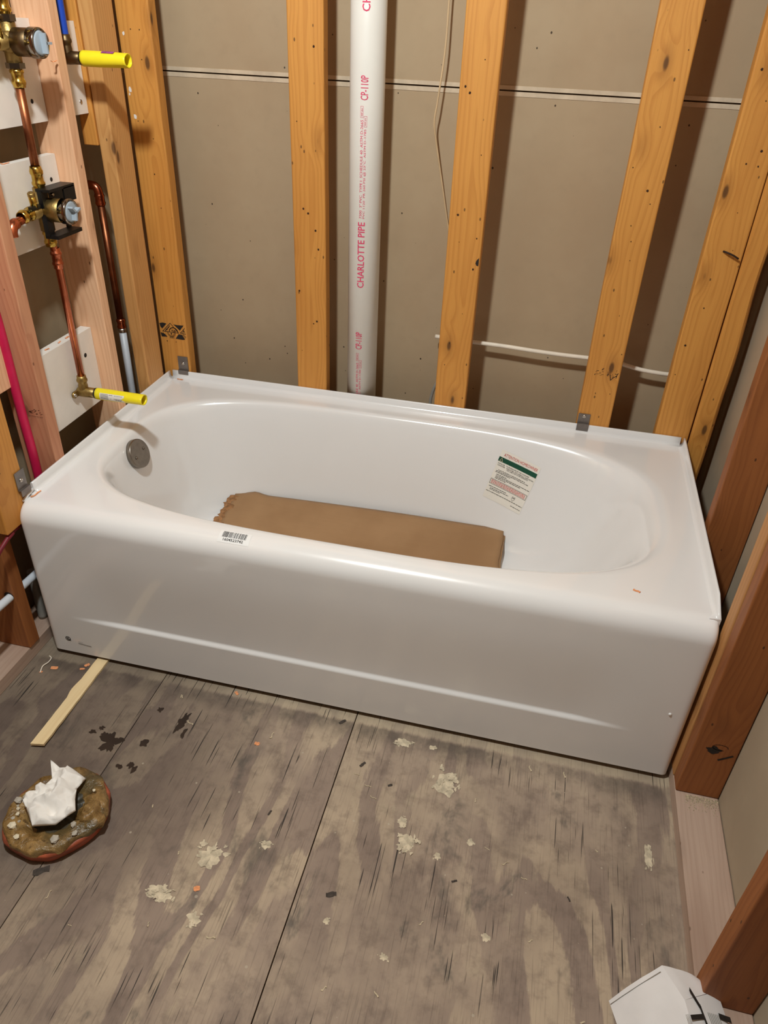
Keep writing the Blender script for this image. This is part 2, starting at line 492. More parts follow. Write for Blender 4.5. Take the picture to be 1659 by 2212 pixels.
def stud(x0, x1, y0, y1, z0, z1, mat, parent, bevel=0.0035, name='stud', axis='z', bow=0.0):
    """lumber; local Z runs along the length so the grain follows it. Width on local x, thickness on local y"""
    dims = {'z': (x1 - x0, y1 - y0, z1 - z0), 'y': (x1 - x0, z1 - z0, y1 - y0), 'x': (y1 - y0, z1 - z0, x1 - x0)}[axis]
    a, b, c = dims
    bm = bmesh.new()
    nz = max(2, int(c / 0.08))
    rows = []
    sd = random.Random(int((x0 * 977 + y0 * 431 + z0 * 13) * 1000)).random() * 50
    for i in range(nz + 1):
        z = c * i / nz
        wv = (noise.noise(Vector((sd, z * 1.7, 0))) * bow)
        rows.append([bm.verts.new((sx * a / 2 + wv + noise.noise(Vector((sd + sx, z * 9, 3))) * 0.0006, sy * b / 2 + noise.noise(Vector((sd, sy, z * 9))) * 0.0005, z)) for sx, sy in ((-1, -1), (1, -1), (1, 1), (-1, 1))])
    for i in range(nz):
        for j in range(4):
            bm.faces.new((rows[i][j], rows[i][(j + 1) % 4], rows[i + 1][(j + 1) % 4], rows[i + 1][j]))
    bm.faces.new(list(reversed(rows[0]))); bm.faces.new(rows[-1])
    bmesh.ops.recalc_face_normals(bm, faces=bm.faces)
    es = [e for e in bm.edges if e.calc_face_angle(0) > 0.7]
    bmesh.ops.bevel(bm, geom=es, offset=bevel, segments=3, profile=0.5, affect='EDGES')
    for fc in bm.faces: fc.smooth = False
    me = bpy.data.meshes.new(name)
    bm.to_mesh(me); bm.free()
    o = link(name, me, mat, parent)
    if axis == 'z':
        loc = Vector(((x0 + x1) / 2, (y0 + y1) / 2, z0))
    elif axis == 'y':
        loc = Vector(((x0 + x1) / 2, y0, (z0 + z1) / 2)); o.rotation_euler = (-PI / 2, 0, 0)
    else:
        loc = Vector((x0, (y0 + y1) / 2, (z0 + z1) / 2)); o.rotation_euler = (0, PI / 2, 0)
        o.rotation_euler = Matrix(((0, 0, 1), (1, 0, 0), (0, 1, 0))).to_euler()
    o.location = loc - (world_loc(parent) if parent is not None else Vector((0, 0, 0)))
    return o

def text_data(body, size, shear=0.0, bold=0.0):
    cu = bpy.data.curves.new('lettering', 'FONT')
    cu.body = body
    cu.size = size
    cu.shear = shear
    cu.offset = bold
    cu.resolution_u = 2
    ob = bpy.data.objects.new('lettering', cu)
    me = bpy.data.meshes.new_from_object(ob)
    vs = [tuple(v.co) for v in me.vertices]
    fs = [tuple(q.vertices) for q in me.polygons]
    bpy.data.objects.remove(ob); bpy.data.curves.remove(cu); bpy.data.meshes.remove(me)
    return vs, fs

def text_fit(body, width, height, bold=0.0):
    """lettering scaled to width x height, lower left at 0,0"""
    vs, fs = text_data(body, 1.0, 0.0, bold)
    xs = [v[0] for v in vs]; ys = [v[1] for v in vs]
    a, b, c, d = min(xs), max(xs), min(ys), max(ys)
    return [((v[0] - a) / (b - a) * width, (v[1] - c) / (d - c) * height) for v in vs], fs

def slice2d(vs, fs, h, n):
    """cut flat lettering into n bands so that it can be bent"""
    bm = bmesh.new()
    vv = [bm.verts.new((a, b, 0)) for a, b in vs]
    for q in fs:
        try: bm.faces.new([vv[i] for i in q])
        except ValueError: pass
    for k in range(1, n):
        bmesh.ops.bisect_plane(bm, geom=bm.verts[:] + bm.edges[:] + bm.faces[:], plane_co=(0, h * k / n, 0), plane_no=(0, 1, 0))
    bm.verts.index_update()
    out = [(v.co.x, v.co.y) for v in bm.verts], [tuple(v.index for v in f.verts) for f in bm.faces]
    bm.free()
    return out

def stroke(pts, w, closed=False):
    """thick polyline in 2D -> quads"""
    vs = []; fs = []
    n = len(pts)
    rng = range(n if closed else n - 1)
    for i in rng:
        a = Vector(pts[i]); b = Vector(pts[(i + 1) % n])
        d = (b - a)
        if d.length < 1e-9: continue
        d.normalize()
        p = Vector((-d.y, d.x)) * w / 2
        a2 = a - d * w * 0.4; b2 = b + d * w * 0.4
        k = len(vs)
        vs += [tuple(a2 + p), tuple(a2 - p), tuple(b2 - p), tuple(b2 + p)]
        fs.append((k, k + 1, k + 2, k + 3))
    return vs, fs

def arc2(cx, cy, r, a0, a1, n=16, ry=None):
    ry = r if ry is None else ry
    return [(cx + r * math.cos(math.radians(a0 + (a1 - a0) * i / n)), cy + ry * math.sin(math.radians(a0 + (a1 - a0) * i / n))) for i in range(n + 1)]

# ================================================================== THE ROOM
ZC = 2.44
YF = -1.95
def structure(o):
    o['kind'] = 'structure'
    return o

floor = structure(box('floor', -0.30, 1.80, YF - 0.05, 1.05, -0.09, -0.020, 'plate_dark', None, 0))
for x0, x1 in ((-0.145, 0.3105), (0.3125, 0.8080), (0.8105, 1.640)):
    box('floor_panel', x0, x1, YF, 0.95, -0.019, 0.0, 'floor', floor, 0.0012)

wall_back = structure(box('wall_back', -0.30, 1.80, YB + 0.013, YB + 0.05, -0.02, ZC, 'cavity', None, 0))
SEAM = 1.262
box('drywall_panel', -0.16, 1.66, YB, YB + 0.0125, 0.0, SEAM - 0.0015, 'gypsum', wall_back, 0.001)
box('drywall_panel', -0.16, 1.66, YB, YB + 0.0125, SEAM + 0.0020, ZC, 'gypsum', wall_back, 0.001)
box('panel_edge', -0.16, 1.66, YB - 0.0012, YB + 0.002, SEAM - 0.0115, SEAM - 0.0015, 'gypsum_edge', wall_back, 0.0006)
box('panel_edge', -0.16, 1.66, YB - 0.0012, YB + 0.002, SEAM + 0.0020, SEAM + 0.0110, 'gypsum_edge', wall_back, 0.0006)

SB = {}
for nm, x0, x1, mt in (('A', -0.019, 0.070, 'stud'), ('B', 0.413, 0.502, 'stud'),
                       ('C', 0.826, 0.915, 'stud'), ('D', 1.231, 1.320, 'stud'), ('E', 1.443, 1.532, 'stud')):
    SB[nm] = stud(x0, x1, W, W + 0.038, 0.0, ZC, mt, wall_back, 0.004, bow=0.003)
# last stud stands on edge, its outer corner waney
def waney_stud():
    bm = bmesh.new()
    n = 60
    rows = []
    for i in range(n + 1):
        z = ZC * i / n
        w = 0.046 + 0.006 * noise.noise(Vector((7, z * 5, 0)))
        ch = 0.014 + 0.006 * noise.noise(Vector((z * 4, 2, 9)))
        prof = [(0.0, 0.006), (0.005, 0.0), (w - 0.002, 0.0), (w + 0.003, 0.004), (w + ch * 0.6, 0.016), (w + ch, 0.040), (w + ch, 0.089), (0.0, 0.089)]
        rows.append([bm.verts.new((x - 0.03, y - 0.045, z)) for x, y in prof])
    for i in range(n):
        for j in range(8):
            bm.faces.new((rows[i][j], rows[i][(j + 1) % 8], rows[i + 1][(j + 1) % 8], rows[i + 1][j]))
    bm.faces.new(list(reversed(rows[0]))); bm.faces.new(rows[-1])
    bmesh.ops.recalc_face_normals(bm, faces=bm.faces)
    me = bpy.data.meshes.new('stud'); bm.to_mesh(me); bm.free()
    o = link('stud', me, 'stud', wall_back)
    o.location = Vector((1.535 + 0.03, W + 0.045, 0)) - world_loc(wall_back)
waney_stud()

wall_left = structure(box('wall_left', -0.20, -0.145, YF, YB + 0.02, -0.02, ZC, 'cavity', None, 0))
S3 = stud(-0.038, 0.0, 0.637, 0.726, 0.0, ZC, 'stud_tan', wall_left, 0.004, bow=0.002)
# short cut-off block behind the corner stud
stud(-0.078, -0.0395, 0.634, 0.700, 1.111, ZC, 'stud', wall_left, 0.002, name='blocking')
stud(-0.089, 0.0, 0.172, 0.207, 0.0, ZC, 'stud_red', wall_left, 0.003)
stud(-0.089, 0.0, 0.470, 0.503, 0.0, ZC, 'stud_new', wall_left, 0.003)
stud(-0.126, -0.037, -0.037, 0.001, 0.038, 0.392, 'stud_dark', wall_left, 0.003)
stud(-0.089, 0.0, -0.040, 0.051, 0.398, ZC, 'stud', wall_left, 0.003)
for yy in (-0.45, -0.86, -1.27, -1.68):
    stud(-0.126, -0.037, yy - 0.019, yy + 0.019, 0.038, ZC, 'stud_dark', wall_left, 0.003)
stud(-0.130, -0.041, YF, YB - 0.10, 0.0, 0.038, 'plate', wall_left, 0.002, name='bottom_plate', axis='y')
# furring between the two near studs
stud(-0.089, -0.052, 0.053, 0.170, 0.672, 1.35, 'stud_new', wall_left, 0.002, name='blocking')

def board(x0, x1, y0, y1, z0, z1, holes):
    b = box('blocking_board', x0, x1, y0, y1, z0, z1, 'board_white', wall_left, 0.0015)
    for (hy, hz, r, m) in holes:
        MB().lathe((x1 + 0.0002, hy, hz), (1, 0, 0), [(0, r * 1.05), (0.0003, r), (0.0003, 0)], 16).build('screw_hole', 'ink', b)
    return b
b3 = board(-0.071, -0.043, 0.2085, 0.4685, 0.505, 0.705, [(0.425, 0.645, 0.0055, 1)])
b2 = board(-0.070, -0.050, 0.2085, 0.4685, 0.934, 1.114, [(0.438, 1.064, 0.0045, 1)])
b1 = board(-0.070, -0.050, 0.2085, 0.4685, 1.180, 1.372, [(0.425, 1.222, 0.0045, 1)])
b4 = board(-0.070, -0.050, 0.5045, 0.632, 1.182, 1.368, [(0.600, 1.310, 0.0035, 1)])
# bright screw of the right-hand board
MB().lathe((-0.0505, 0.607, 1.208), (1, 0, 0), [(0, 0.005), (0.0018, 0.0048), (0.0026, 0.003), (0.0022, 0.0)], 14).build('screw', 'screw', b4)

wall_right = structure(box('wall_right', XR, XR + 0.05, YF, YB + 0.02, -0.02, ZC, 'gypsum_plain', None, 0))
stud(1.532, 1.6205, 0.335, 0.373, 0.038, ZC, 'stud_dark', wall_right, 0.003)
H1 = stud(1.532, 1.6205, -0.052, -0.014, 0.038, ZC, 'stud_dark', wall_right, 0.003)
stud(1.530, 1.6205, -0.013, 0.030, 0.038, ZC, 'stud_mid', wall_right, 0.003)
stud(1.532, 1.6205, -0.476, -0.438, 0.038, ZC, 'stud_dark', wall_right, 0.003)
for yy in (-0.86, -1.27, -1.68):
    stud(1.532, 1.6205, yy - 0.019, yy + 0.019, 0.038, ZC, 'stud_dark', wall_right, 0.003)
stud(1.532, 1.6205, YF, YB - 0.02, 0.0, 0.037, 'plate', wall_right, 0.002, name='bottom_plate', axis='y')

structure(box('wall_front', -0.30, 1.80, YF - 0.06, YF, -0.02, ZC, 'ceiling', None, 0))
structure(box('ceiling', -0.30, 1.80, YF - 0.06, 1.05, ZC, ZC + 0.05, 'ceiling', None, 0))

# ---- marks on the lumber (flat ink, laid on the face)
HOLE = 1
def flat_mark(name, shapes, plane, mat, parent, eps=0.0004):
    """shapes: list of (verts2d, faces); plane(a, b) -> world point"""
    mb = MB()
    for vs_, fs_ in shapes:
        mb.add([plane(a, b) for a, b in vs_], fs_)
    return mb.build(name, mat, parent)

def poly(pts):
    return (pts, [tuple(range(len(pts)))])

pb = lambda a, b: (a, W - 0.0006, b)
stampA = [poly([(-0.016, 0.619), (-0.005, 0.622), (0.007, 0.62), (-0.009, 0.603), (-0.014, 0.609)]),
          poly([(0.029, 0.62), (0.043, 0.619), (0.062, 0.62), (0.048, 0.603)]),
          poly([(-0.016, 0.591), (-0.002, 0.587), (0.005, 0.579), (-0.014, 0.578)]),
          poly([(0.042, 0.591), (0.053, 0.591), (0.062, 0.577), (0.055, 0.575), (0.031, 0.576)]),
          stroke([(0.019, 0.6225), (-0.008, 0.5955), (0.043, 0.5945)], 0.0017, True),
          stroke(arc2(0.027, 0.596, 0.0135, 5, 175, 14), 0.0024),
          stroke(arc2(0.019, 0.5945, 0.0135, 185, 355, 14), 0.0012),
          stroke(arc2(0.019, 0.5945, 0.0105, 185, 355, 14), 0.0012),
          poly(arc2(0.019, 0.590, 0.0026, 0, 330, 10)),
          stroke([(0.001, 0.597), (0.0055, 0.6045)], 0.0022), stroke([(0.006, 0.6005), (0.011, 0.609)], 0.0022), stroke([(0.012, 0.608), (0.016, 0.6145)], 0.0022),
          stroke([(0.020, 0.602), (0.024, 0.602), (0.022, 0.6), (0.0225, 0.597)], 0.0014), stroke([(0.026, 0.602), (0.026, 0.597), (0.029, 0.597), (0.029, 0.602)], 0.0013), stroke([(0.031, 0.602), (0.031, 0.597), (0.035, 0.5995), (0.031, 0.602)], 0.0013),
          stroke([(0.014, 0.582), (0.013, 0.576)], 0.0012), stroke([(0.0165, 0.5815), (0.0165, 0.576)], 0.0016), stroke([(0.0195, 0.5815), (0.0195, 0.576)], 0.0016), stroke([(0.0225, 0.5815), (0.0225, 0.576)], 0.0016), stroke([(0.025, 0.582), (0.026, 0.576)], 0.0012),
          stroke([(0.0640, 0.6115), (0.049, 0.5955), (0.0655, 0.594)], 0.0017), stroke([(0.057, 0.598), (0.0605, 0.604), (0.063, 0.599)], 0.002), stroke([(0.055, 0.591), (0.064, 0.581)], 0.0012), stroke([(0.058, 0.592), (0.066, 0.584)], 0.0012)]
o = flat_mark('lumber_stamp', stampA, pb, 'ink', SB['A']); o['label'] = 'black triangle and ring lumber stamp'
rd = random.Random(4)
sm = []
for i in range(26):
    a = rd.uniform(1.252, 1.312); b = 0.634 - (a - 1.252) * 0.05 + rd.uniform(-0.012, 0.006)
    l_ = rd.uniform(0.002, 0.008); an = rd.choice((0.0, 0.1, 1.3, 0.9))
    sm.append(stroke([(a, b), (a + l_ * math.cos(an), b + l_ * math.sin(an))], rd.uniform(0.0006, 0.0016)))
sm.append(stroke([(1.292, 0.628), (1.296, 0.613), (1.302, 0.621), (1.309, 0.626), (1.312, 0.634)], 0.0018))
o = flat_mark('lumber_stamp', sm, pb, 'ink', SB['D']); o['label'] = 'smudged black lumber stamp'
# knot with ink scrawl low on the front right stud
ph = lambda a, b: (a, -0.0526, b)
kn = [poly([(1.572 + 0.014 * math.cos(t) * (1 + 0.25 * math.sin(5 * t)), 0.184 + 0.010 * math.sin(t) * (1 + 0.25 * math.cos(4 * t))) for t in [i * 2 * PI / 22 for i in range(22)]]),
      stroke([(1.588, 0.158), (1.610, 0.176)], 0.0045), stroke(arc2(1.582, 0.194, 0.015, 0, 300, 14, 0.008), 0.0012)]
o = flat_mark('dark_knot', kn, ph, 'ink', H1); o['label'] = 'dark knot and marker dash'
ps = lambda a, b: (a, 0.1714, b)
st = []
rd = random.Random(9)
for i in range(16):
    a = rd.uniform(-0.042, -0.012); b = 0.607 + rd.uniform(-0.010, 0.004)
    st.append(stroke([(a, b), (a + rd.uniform(0.002, 0.007), b + rd.uniform(-0.001, 0.002))], rd.uniform(0.0008, 0.002)))
for k in range(9):
    a = -0.044 + k * 0.0042
    st.append(stroke([(a, 0.588), (a, 0.5925), (a + 0.0026, 0.5925)], 0.0006))
flat_mark('lumber_stamp', st, ps, 'ink_faded', wall_left)
o = flat_mark('drilled_hole', [poly(arc2(-0.030, 1.335, 0.0185, 0, 345, 23))], lambda a, b: (a, 0.4692, b), 'hole_wood', wall_left)
# notch-like dark knot on the edge of the middle stud
flat_mark('dark_knot', [poly([(0.912, 0.897), (0.9055, 0.889), (0.904, 0.882), (0.907, 0.877), (0.912, 0.876)])], pb, 'ink', SB['C'])
rd = random.Random(2)
flat_mark('paint_flecks', [poly([(a + r * math.cos(t) * rd.uniform(0.5, 1.3), b + 1.6 * r * math.sin(t) * rd.uniform(0.6, 1.3)) for t in [j * 2 * PI / 8 for j in range(8)]]) for a, b, r in ((-0.010, 1.30, 0.003), (-0.012, 1.275, 0.0035), (-0.008, 1.225, 0.004), (-0.011, 1.215, 0.002), (-0.004, 1.165, 0.004), (-0.006, 1.345, 0.003))], pb, 'board_white', SB['A'])
# nail holes
rd = random.Random(21)
for nm, x0, x1 in (('A', -0.019, 0.07), ('B', 0.413, 0.502), ('C', 0.826, 0.915), ('D', 1.231, 1.32), ('E', 1.443, 1.532)):
    hs = []
    for i in range(10):
        a = rd.uniform(x0 + 0.010, x1 - 0.010); b = rd.uniform(0.5, 1.45); r = rd.choice((0.0010, 0.0013, 0.0013, 0.0018, 0.0026))
        hs.append(poly([(a + r * math.cos(t) * rd.uniform(0.8, 1.2), b + r * 1.1 * math.sin(t)) for t in [j * 2 * PI / 9 for j in range(9)]]))
    flat_mark('nail_holes', hs, pb, 'ink_hole', SB[nm])

# ================================================================== BATHTUB
tub = thing('bathtub', 'white enamelled alcove bathtub set between the open stud walls', 'bathtub', (L / 2, W / 2, 0))
TX, TY = L / 2, W / 2

XCo, YCo, AL, AR, BO = 0.760, 0.381, 0.700, 0.695, 0.318
XF0, XF1, YF0, YF1 = 0.185, 1.165, 0.165, 0.607
def outline_open(t):
    c, s = math.cos(t), math.sin(t)
    n = 3.4 if c < 0 else 3.05
    a = AL if c < 0 else AR
    return (XCo + a * math.copysign(abs(c) ** (2 / n), c), YCo + BO * math.copysign(abs(s) ** (2 / n), s))
def outline_floor(t):
    c, s = math.cos(t), math.sin(t)
    n = 3.2
    return ((XF0 + XF1) / 2 + (XF1 - XF0) / 2 * math.copysign(abs(c) ** (2 / n), c), (YF0 + YF1) / 2 + (YF1 - YF0) / 2 * math.copysign(abs(s) ** (2 / n), s))
PROF = [(-0.10, 0.0), (0.0, 0.0005), (0.04, 0.0025), (0.08, 0.0065), (0.12, 0.0135), (0.16, 0.024), (0.20, 0.039), (0.25, 0.063), (0.30, 0.092), (0.36, 0.130), (0.42, 0.168),
        (0.48, 0.203), (0.54, 0.234), (0.60, 0.259), (0.67, 0.283), (0.74, 0.301), (0.81, 0.314), (0.88, 0.322), (0.95, 0.3265), (1.0, 0.328), (1.15, 0.329), (1.5, 0.330)]
ROLL_Y = 0.046
def tub_shell():
    N = 224
    # even angular spacing measured on the opening so the ends stay smooth
    ts = []
    raw = [2 * PI * i / 4000 for i in range(4001)]
    pts = [outline_open(t) for t in raw]
    cum = [0.0]
    for i in range(4000):
        cum.append(cum[-1] + math.hypot(pts[i + 1][0] - pts[i][0], pts[i + 1][1] - pts[i][1]))
    j = 0
    for i in range(N):
        tgt = cum[-1] * i / N
        while cum[j + 1] < tgt: j += 1
        ts.append(raw[j] + (raw[j + 1] - raw[j]) * (tgt - cum[j]) / max(cum[j + 1] - cum[j], 1e-9))
    X0, X1, Y0, Y1 = 0.003, L - 0.003, ROLL_Y + 0.008, W - 0.003
    rect = []
    for t in ts:
        ox, oy = outline_open(t)
        dx, dy = ox - XCo, oy - YCo
        k = min([(X1 - XCo) / dx if dx > 0 else 1e9, (X0 - XCo) / dx if dx < 0 else 1e9, (Y1 - YCo) / dy if dy > 1e-9 else 1e9, (Y0 - YCo) / dy if dy < -1e-9 else 1e9])
        rect.append([XCo + dx * k, YCo + dy * k])
    for cx_, cy_ in ((X0, Y0), (X1, Y0), (X0, Y1), (X1, Y1)):
        b = min(range(N), key=lambda i: (rect[i][0] - cx_) ** 2 + (rect[i][1] - cy_) ** 2)
        rect[b] = [cx_, cy_]
    bm = bmesh.new()
    rings = []
    rings.append([bm.verts.new((r[0], r[1], H)) for r in rect])
    for t_, dz in PROF:
        ring = []
        for i, a in enumerate(ts):
            ox, oy = outline_open(a); fx, fy = outline_floor(a)
            if t_ < 0:
                q = (ox + (rect[i][0] - ox) * 0.10, oy + (rect[i][1] - oy) * 0.10)
            elif t_ <= 1:
                q = (ox + (fx - ox) * t_, oy + (fy - oy) * t_)
            else:
                k = 2.0 - t_
                cx_, cy_ = (XF0 + XF1) / 2, (YF0 + YF1) / 2
                q = (cx_ + (fx - cx_) * k, cy_ + (fy - cy_) * k)
            ring.append(bm.verts.new((q[0], q[1], H - dz)))
        rings.append(ring)
    ctr = bm.verts.new(((XF0 + XF1) / 2, (YF0 + YF1) / 2, H - 0.331))
    for k in range(len(rings) - 1):
        for i in range(N):
            j2 = (i + 1) % N
            bm.faces.new((rings[k][i], rings[k][j2], rings[k + 1][j2], rings[k + 1][i]))
    for i in range(N):
        bm.faces.new((rings[-1][i], rings[-1][(i + 1) % N], ctr))
    # rolled front edge and apron
    prof = [(ROLL_Y + 0.008, H), (ROLL_Y, H)]
    R = ROLL_Y
    for i in range(1, 13):
        a = PI / 2 * i / 12
        prof.append((R - R * math.sin(a), H - R + R * math.cos(a)))
    zz = H - R
    zs = [zz - (zz - 0.175) * i / 14 for i in range(1, 15)] + [0.175 - 0.07 * i / 28 for i in range(1, 29)] + [0.105 - 0.089 * i / 8 for i in range(1, 9)]
    prof += [(0.0, z) for z in zs]
    nx = 150
    xs = [0.0, 0.0006, 0.002, 0.0045, 0.008, 0.013, 0.020] + [0.020 + (L - 0.04) * i / nx for i in range(1, nx)] + [L - v for v in (0.020, 0.013, 0.008, 0.0045, 0.002, 0.0006, 0.0)]
    RE = 0.013
    def sst(a, b, v):
        v = max(0, min(1, (v - a) / (b - a))); return v * v * (3 - 2 * v)
    grid = []
    for x in xs:
        d = min(x, L - x)
        e = RE - math.sqrt(max(RE * RE - (RE - d) ** 2, 0)) if d < RE else 0.0
        row = []
        for k, (y, z) in enumerate(prof):
            a = prof[max(k - 1, 0)]; b = prof[min(k + 1, len(prof) - 1)]
            tx, tz = b[0] - a[0], b[1] - a[1]
            l_ = math.hypot(tx, tz) or 1
            ny, nz_ = tz / l_, -tx / l_      # outward normal of the profile
            yy, z2 = y - ny * e, z - nz_ * e
            if z < H - R:
                w = sst(0.07, 0.22, x) * (1 - sst(1.28, 1.43, x))
                zl = 0.138
                rec = sst(zl - 0.006, zl + 0.005, z) * (1 - sst(0.145, 0.36, z))
                yy += 0.0075 * w * rec
            row.append(bm.verts.new((x, yy, z2)))
        grid.append(row)
    for i in range(len(xs) - 1):
        for k in range(len(prof) - 1):
            bm.faces.new((grid[i][k], grid[i][k + 1], grid[i + 1][k + 1], grid[i + 1][k]))
    # returns at both apron ends
    for row, sgn in ((grid[0], 1), (grid[-1], -1)):
        back = [bm.verts.new((v.co.x + sgn * 0.002, max(v.co.y, 0) * 0 + 0.055, v.co.z)) for v in row]
        for k in range(2, len(row) - 1):
            q = (row[k], back[k], back[k + 1], row[k + 1])
            bm.faces.new(q if sgn < 0 else tuple(reversed(q)))
    for fc in bm.faces: fc.smooth = True
    bmesh.ops.recalc_face_normals(bm, faces=bm.faces)
    # outside of the shell: keep deck normal upwards
    for v in bm.verts: v.co -= Vector((TX, TY, 0))
    me = bpy.data.meshes.new('shell'); bm.to_mesh(me)
    bvh = BVHTree.FromBMesh(bm)
    bm.free()
    o = link('shell', me, 'enamel', tub)
    return o, bvh
shell, BVH = tub_shell()
for fx_ in (0.30, 1.02):
    for fy_ in (0.24, 0.50):
        box('support_foot', fx_ - 0.03, fx_ + 0.03, fy_ - 0.03, fy_ + 0.03, 0.0, H - 0.334, 'grey_pvc', tub, 0.003)
def cast(o, d):
    hit = BVH.ray_cast(Vector(o) - Vector((TX, TY, 0)), Vector(d).normalized())
    if hit[0] is None: return None, None
    n = hit[1]
    if n.dot(Vector(d)) > 0: n = -n
    return hit[0] + Vector((TX, TY, 0)), n

def flange(pts_a, pts_b, inward, taper=0.0):
    """upstand along a straight edge"""
    a = Vector(pts_a); b = Vector(pts_b); i_ = Vector(inward)
    prof = [(0.0, -0.03), (0.0, 0.020), (0.001, 0.0225), (0.0045, 0.0225), (0.0058, 0.0205), (0.0068, 0.008), (0.009, 0.003), (0.014, 0.0004), (0.022, -0.001)]
    vs_ = []; n = 40
    for k in range(n + 1):
        p = a.lerp(b, k / n)
        e = min(k, n - k) / n * (b - a).length
        drop = 0.0
        for d_, h_ in prof:
            run = (b - a).length * k / n
            hh = h_ * min(1.0, 0.02 + run / taper) if (taper > 0 and h_ > 0) else h_
            vs_.append((p.x + i_.x * d_, p.y + i_.y * d_, H + hh))
    m_ = len(prof)
    fs_ = []
    for k in range(n):
        for j in range(m_ - 1):
            q = k * m_ + j
            fs_.append((q, q + 1, q + 1 + m_, q + m_))
    fs_.append(tuple(range(m_))); fs_.append(tuple(n * m_ + j for j in reversed(range(m_))))
    mb = MB().add(vs_, fs_, True)
    o = mb.build('tiling_flange', 'enamel', tub)
    me = o.data
    for q in me.polygons:
        q.use_smooth = len(q.vertices) == 4
    return o
flange((0.0, 0.068, 0), (0.0, W - 0.012, 0), (1, 0, 0))
flange((0.010, W - 0.0005, 0), (L - 0.012, W - 0.0005, 0), (0, -1, 0))
flange((L, 0.030, 0), (L, W - 0.004, 0), (-1, 0, 0), 0.055)
# tapered toe at the front end of the right upstand and the small kerb at the left
MB().tube([(0.004, 0.030, H - 0.006), (0.004, 0.045, H + 0.004), (0.004, 0.068, H + 0.006)], [0.004, 0.005, 0.004], 10).build('flange_toe', 'enamel', tub)

# overflow plate
def overflow():
    c, n = cast((0.45, 0.372, 0.402), (-1, 0, 0))
    n = Vector((0.90, -0.03, 0.34)).normalized()
    c = c + n * 0.004
    R = 0.0395
    o = MB().lathe(c - n * 0.003, n, [(0, R * 0.93), (0.001, R), (0.012, R), (0.0145, R * 0.985), (0.0152, R * 0.96)], 48).lathe(c - n * 0.003, n, [(0.0152, R * 0.96), (0.0152, 0)], 48, False).build('overflow_plate', 'nickel', tub, 0)
    o['label'] = 'round brushed nickel overflow plate'
    u = n.cross(Vector((0, 0, 1))).normalized(); v = u.cross(n).normalized()
    for s in (-1, 1):
        q = c + n * 0.0125 + (u * 0.021 * s * -1 + v * (0.004 * s))
        MB().lathe(q, n, [(0, 0.0042), (0.0012, 0.0042), (0.0016, 0.003), (0.0008, 0.0018), (0.0006, 0)], 14).build('screw', 'nickel', o)
overflow()

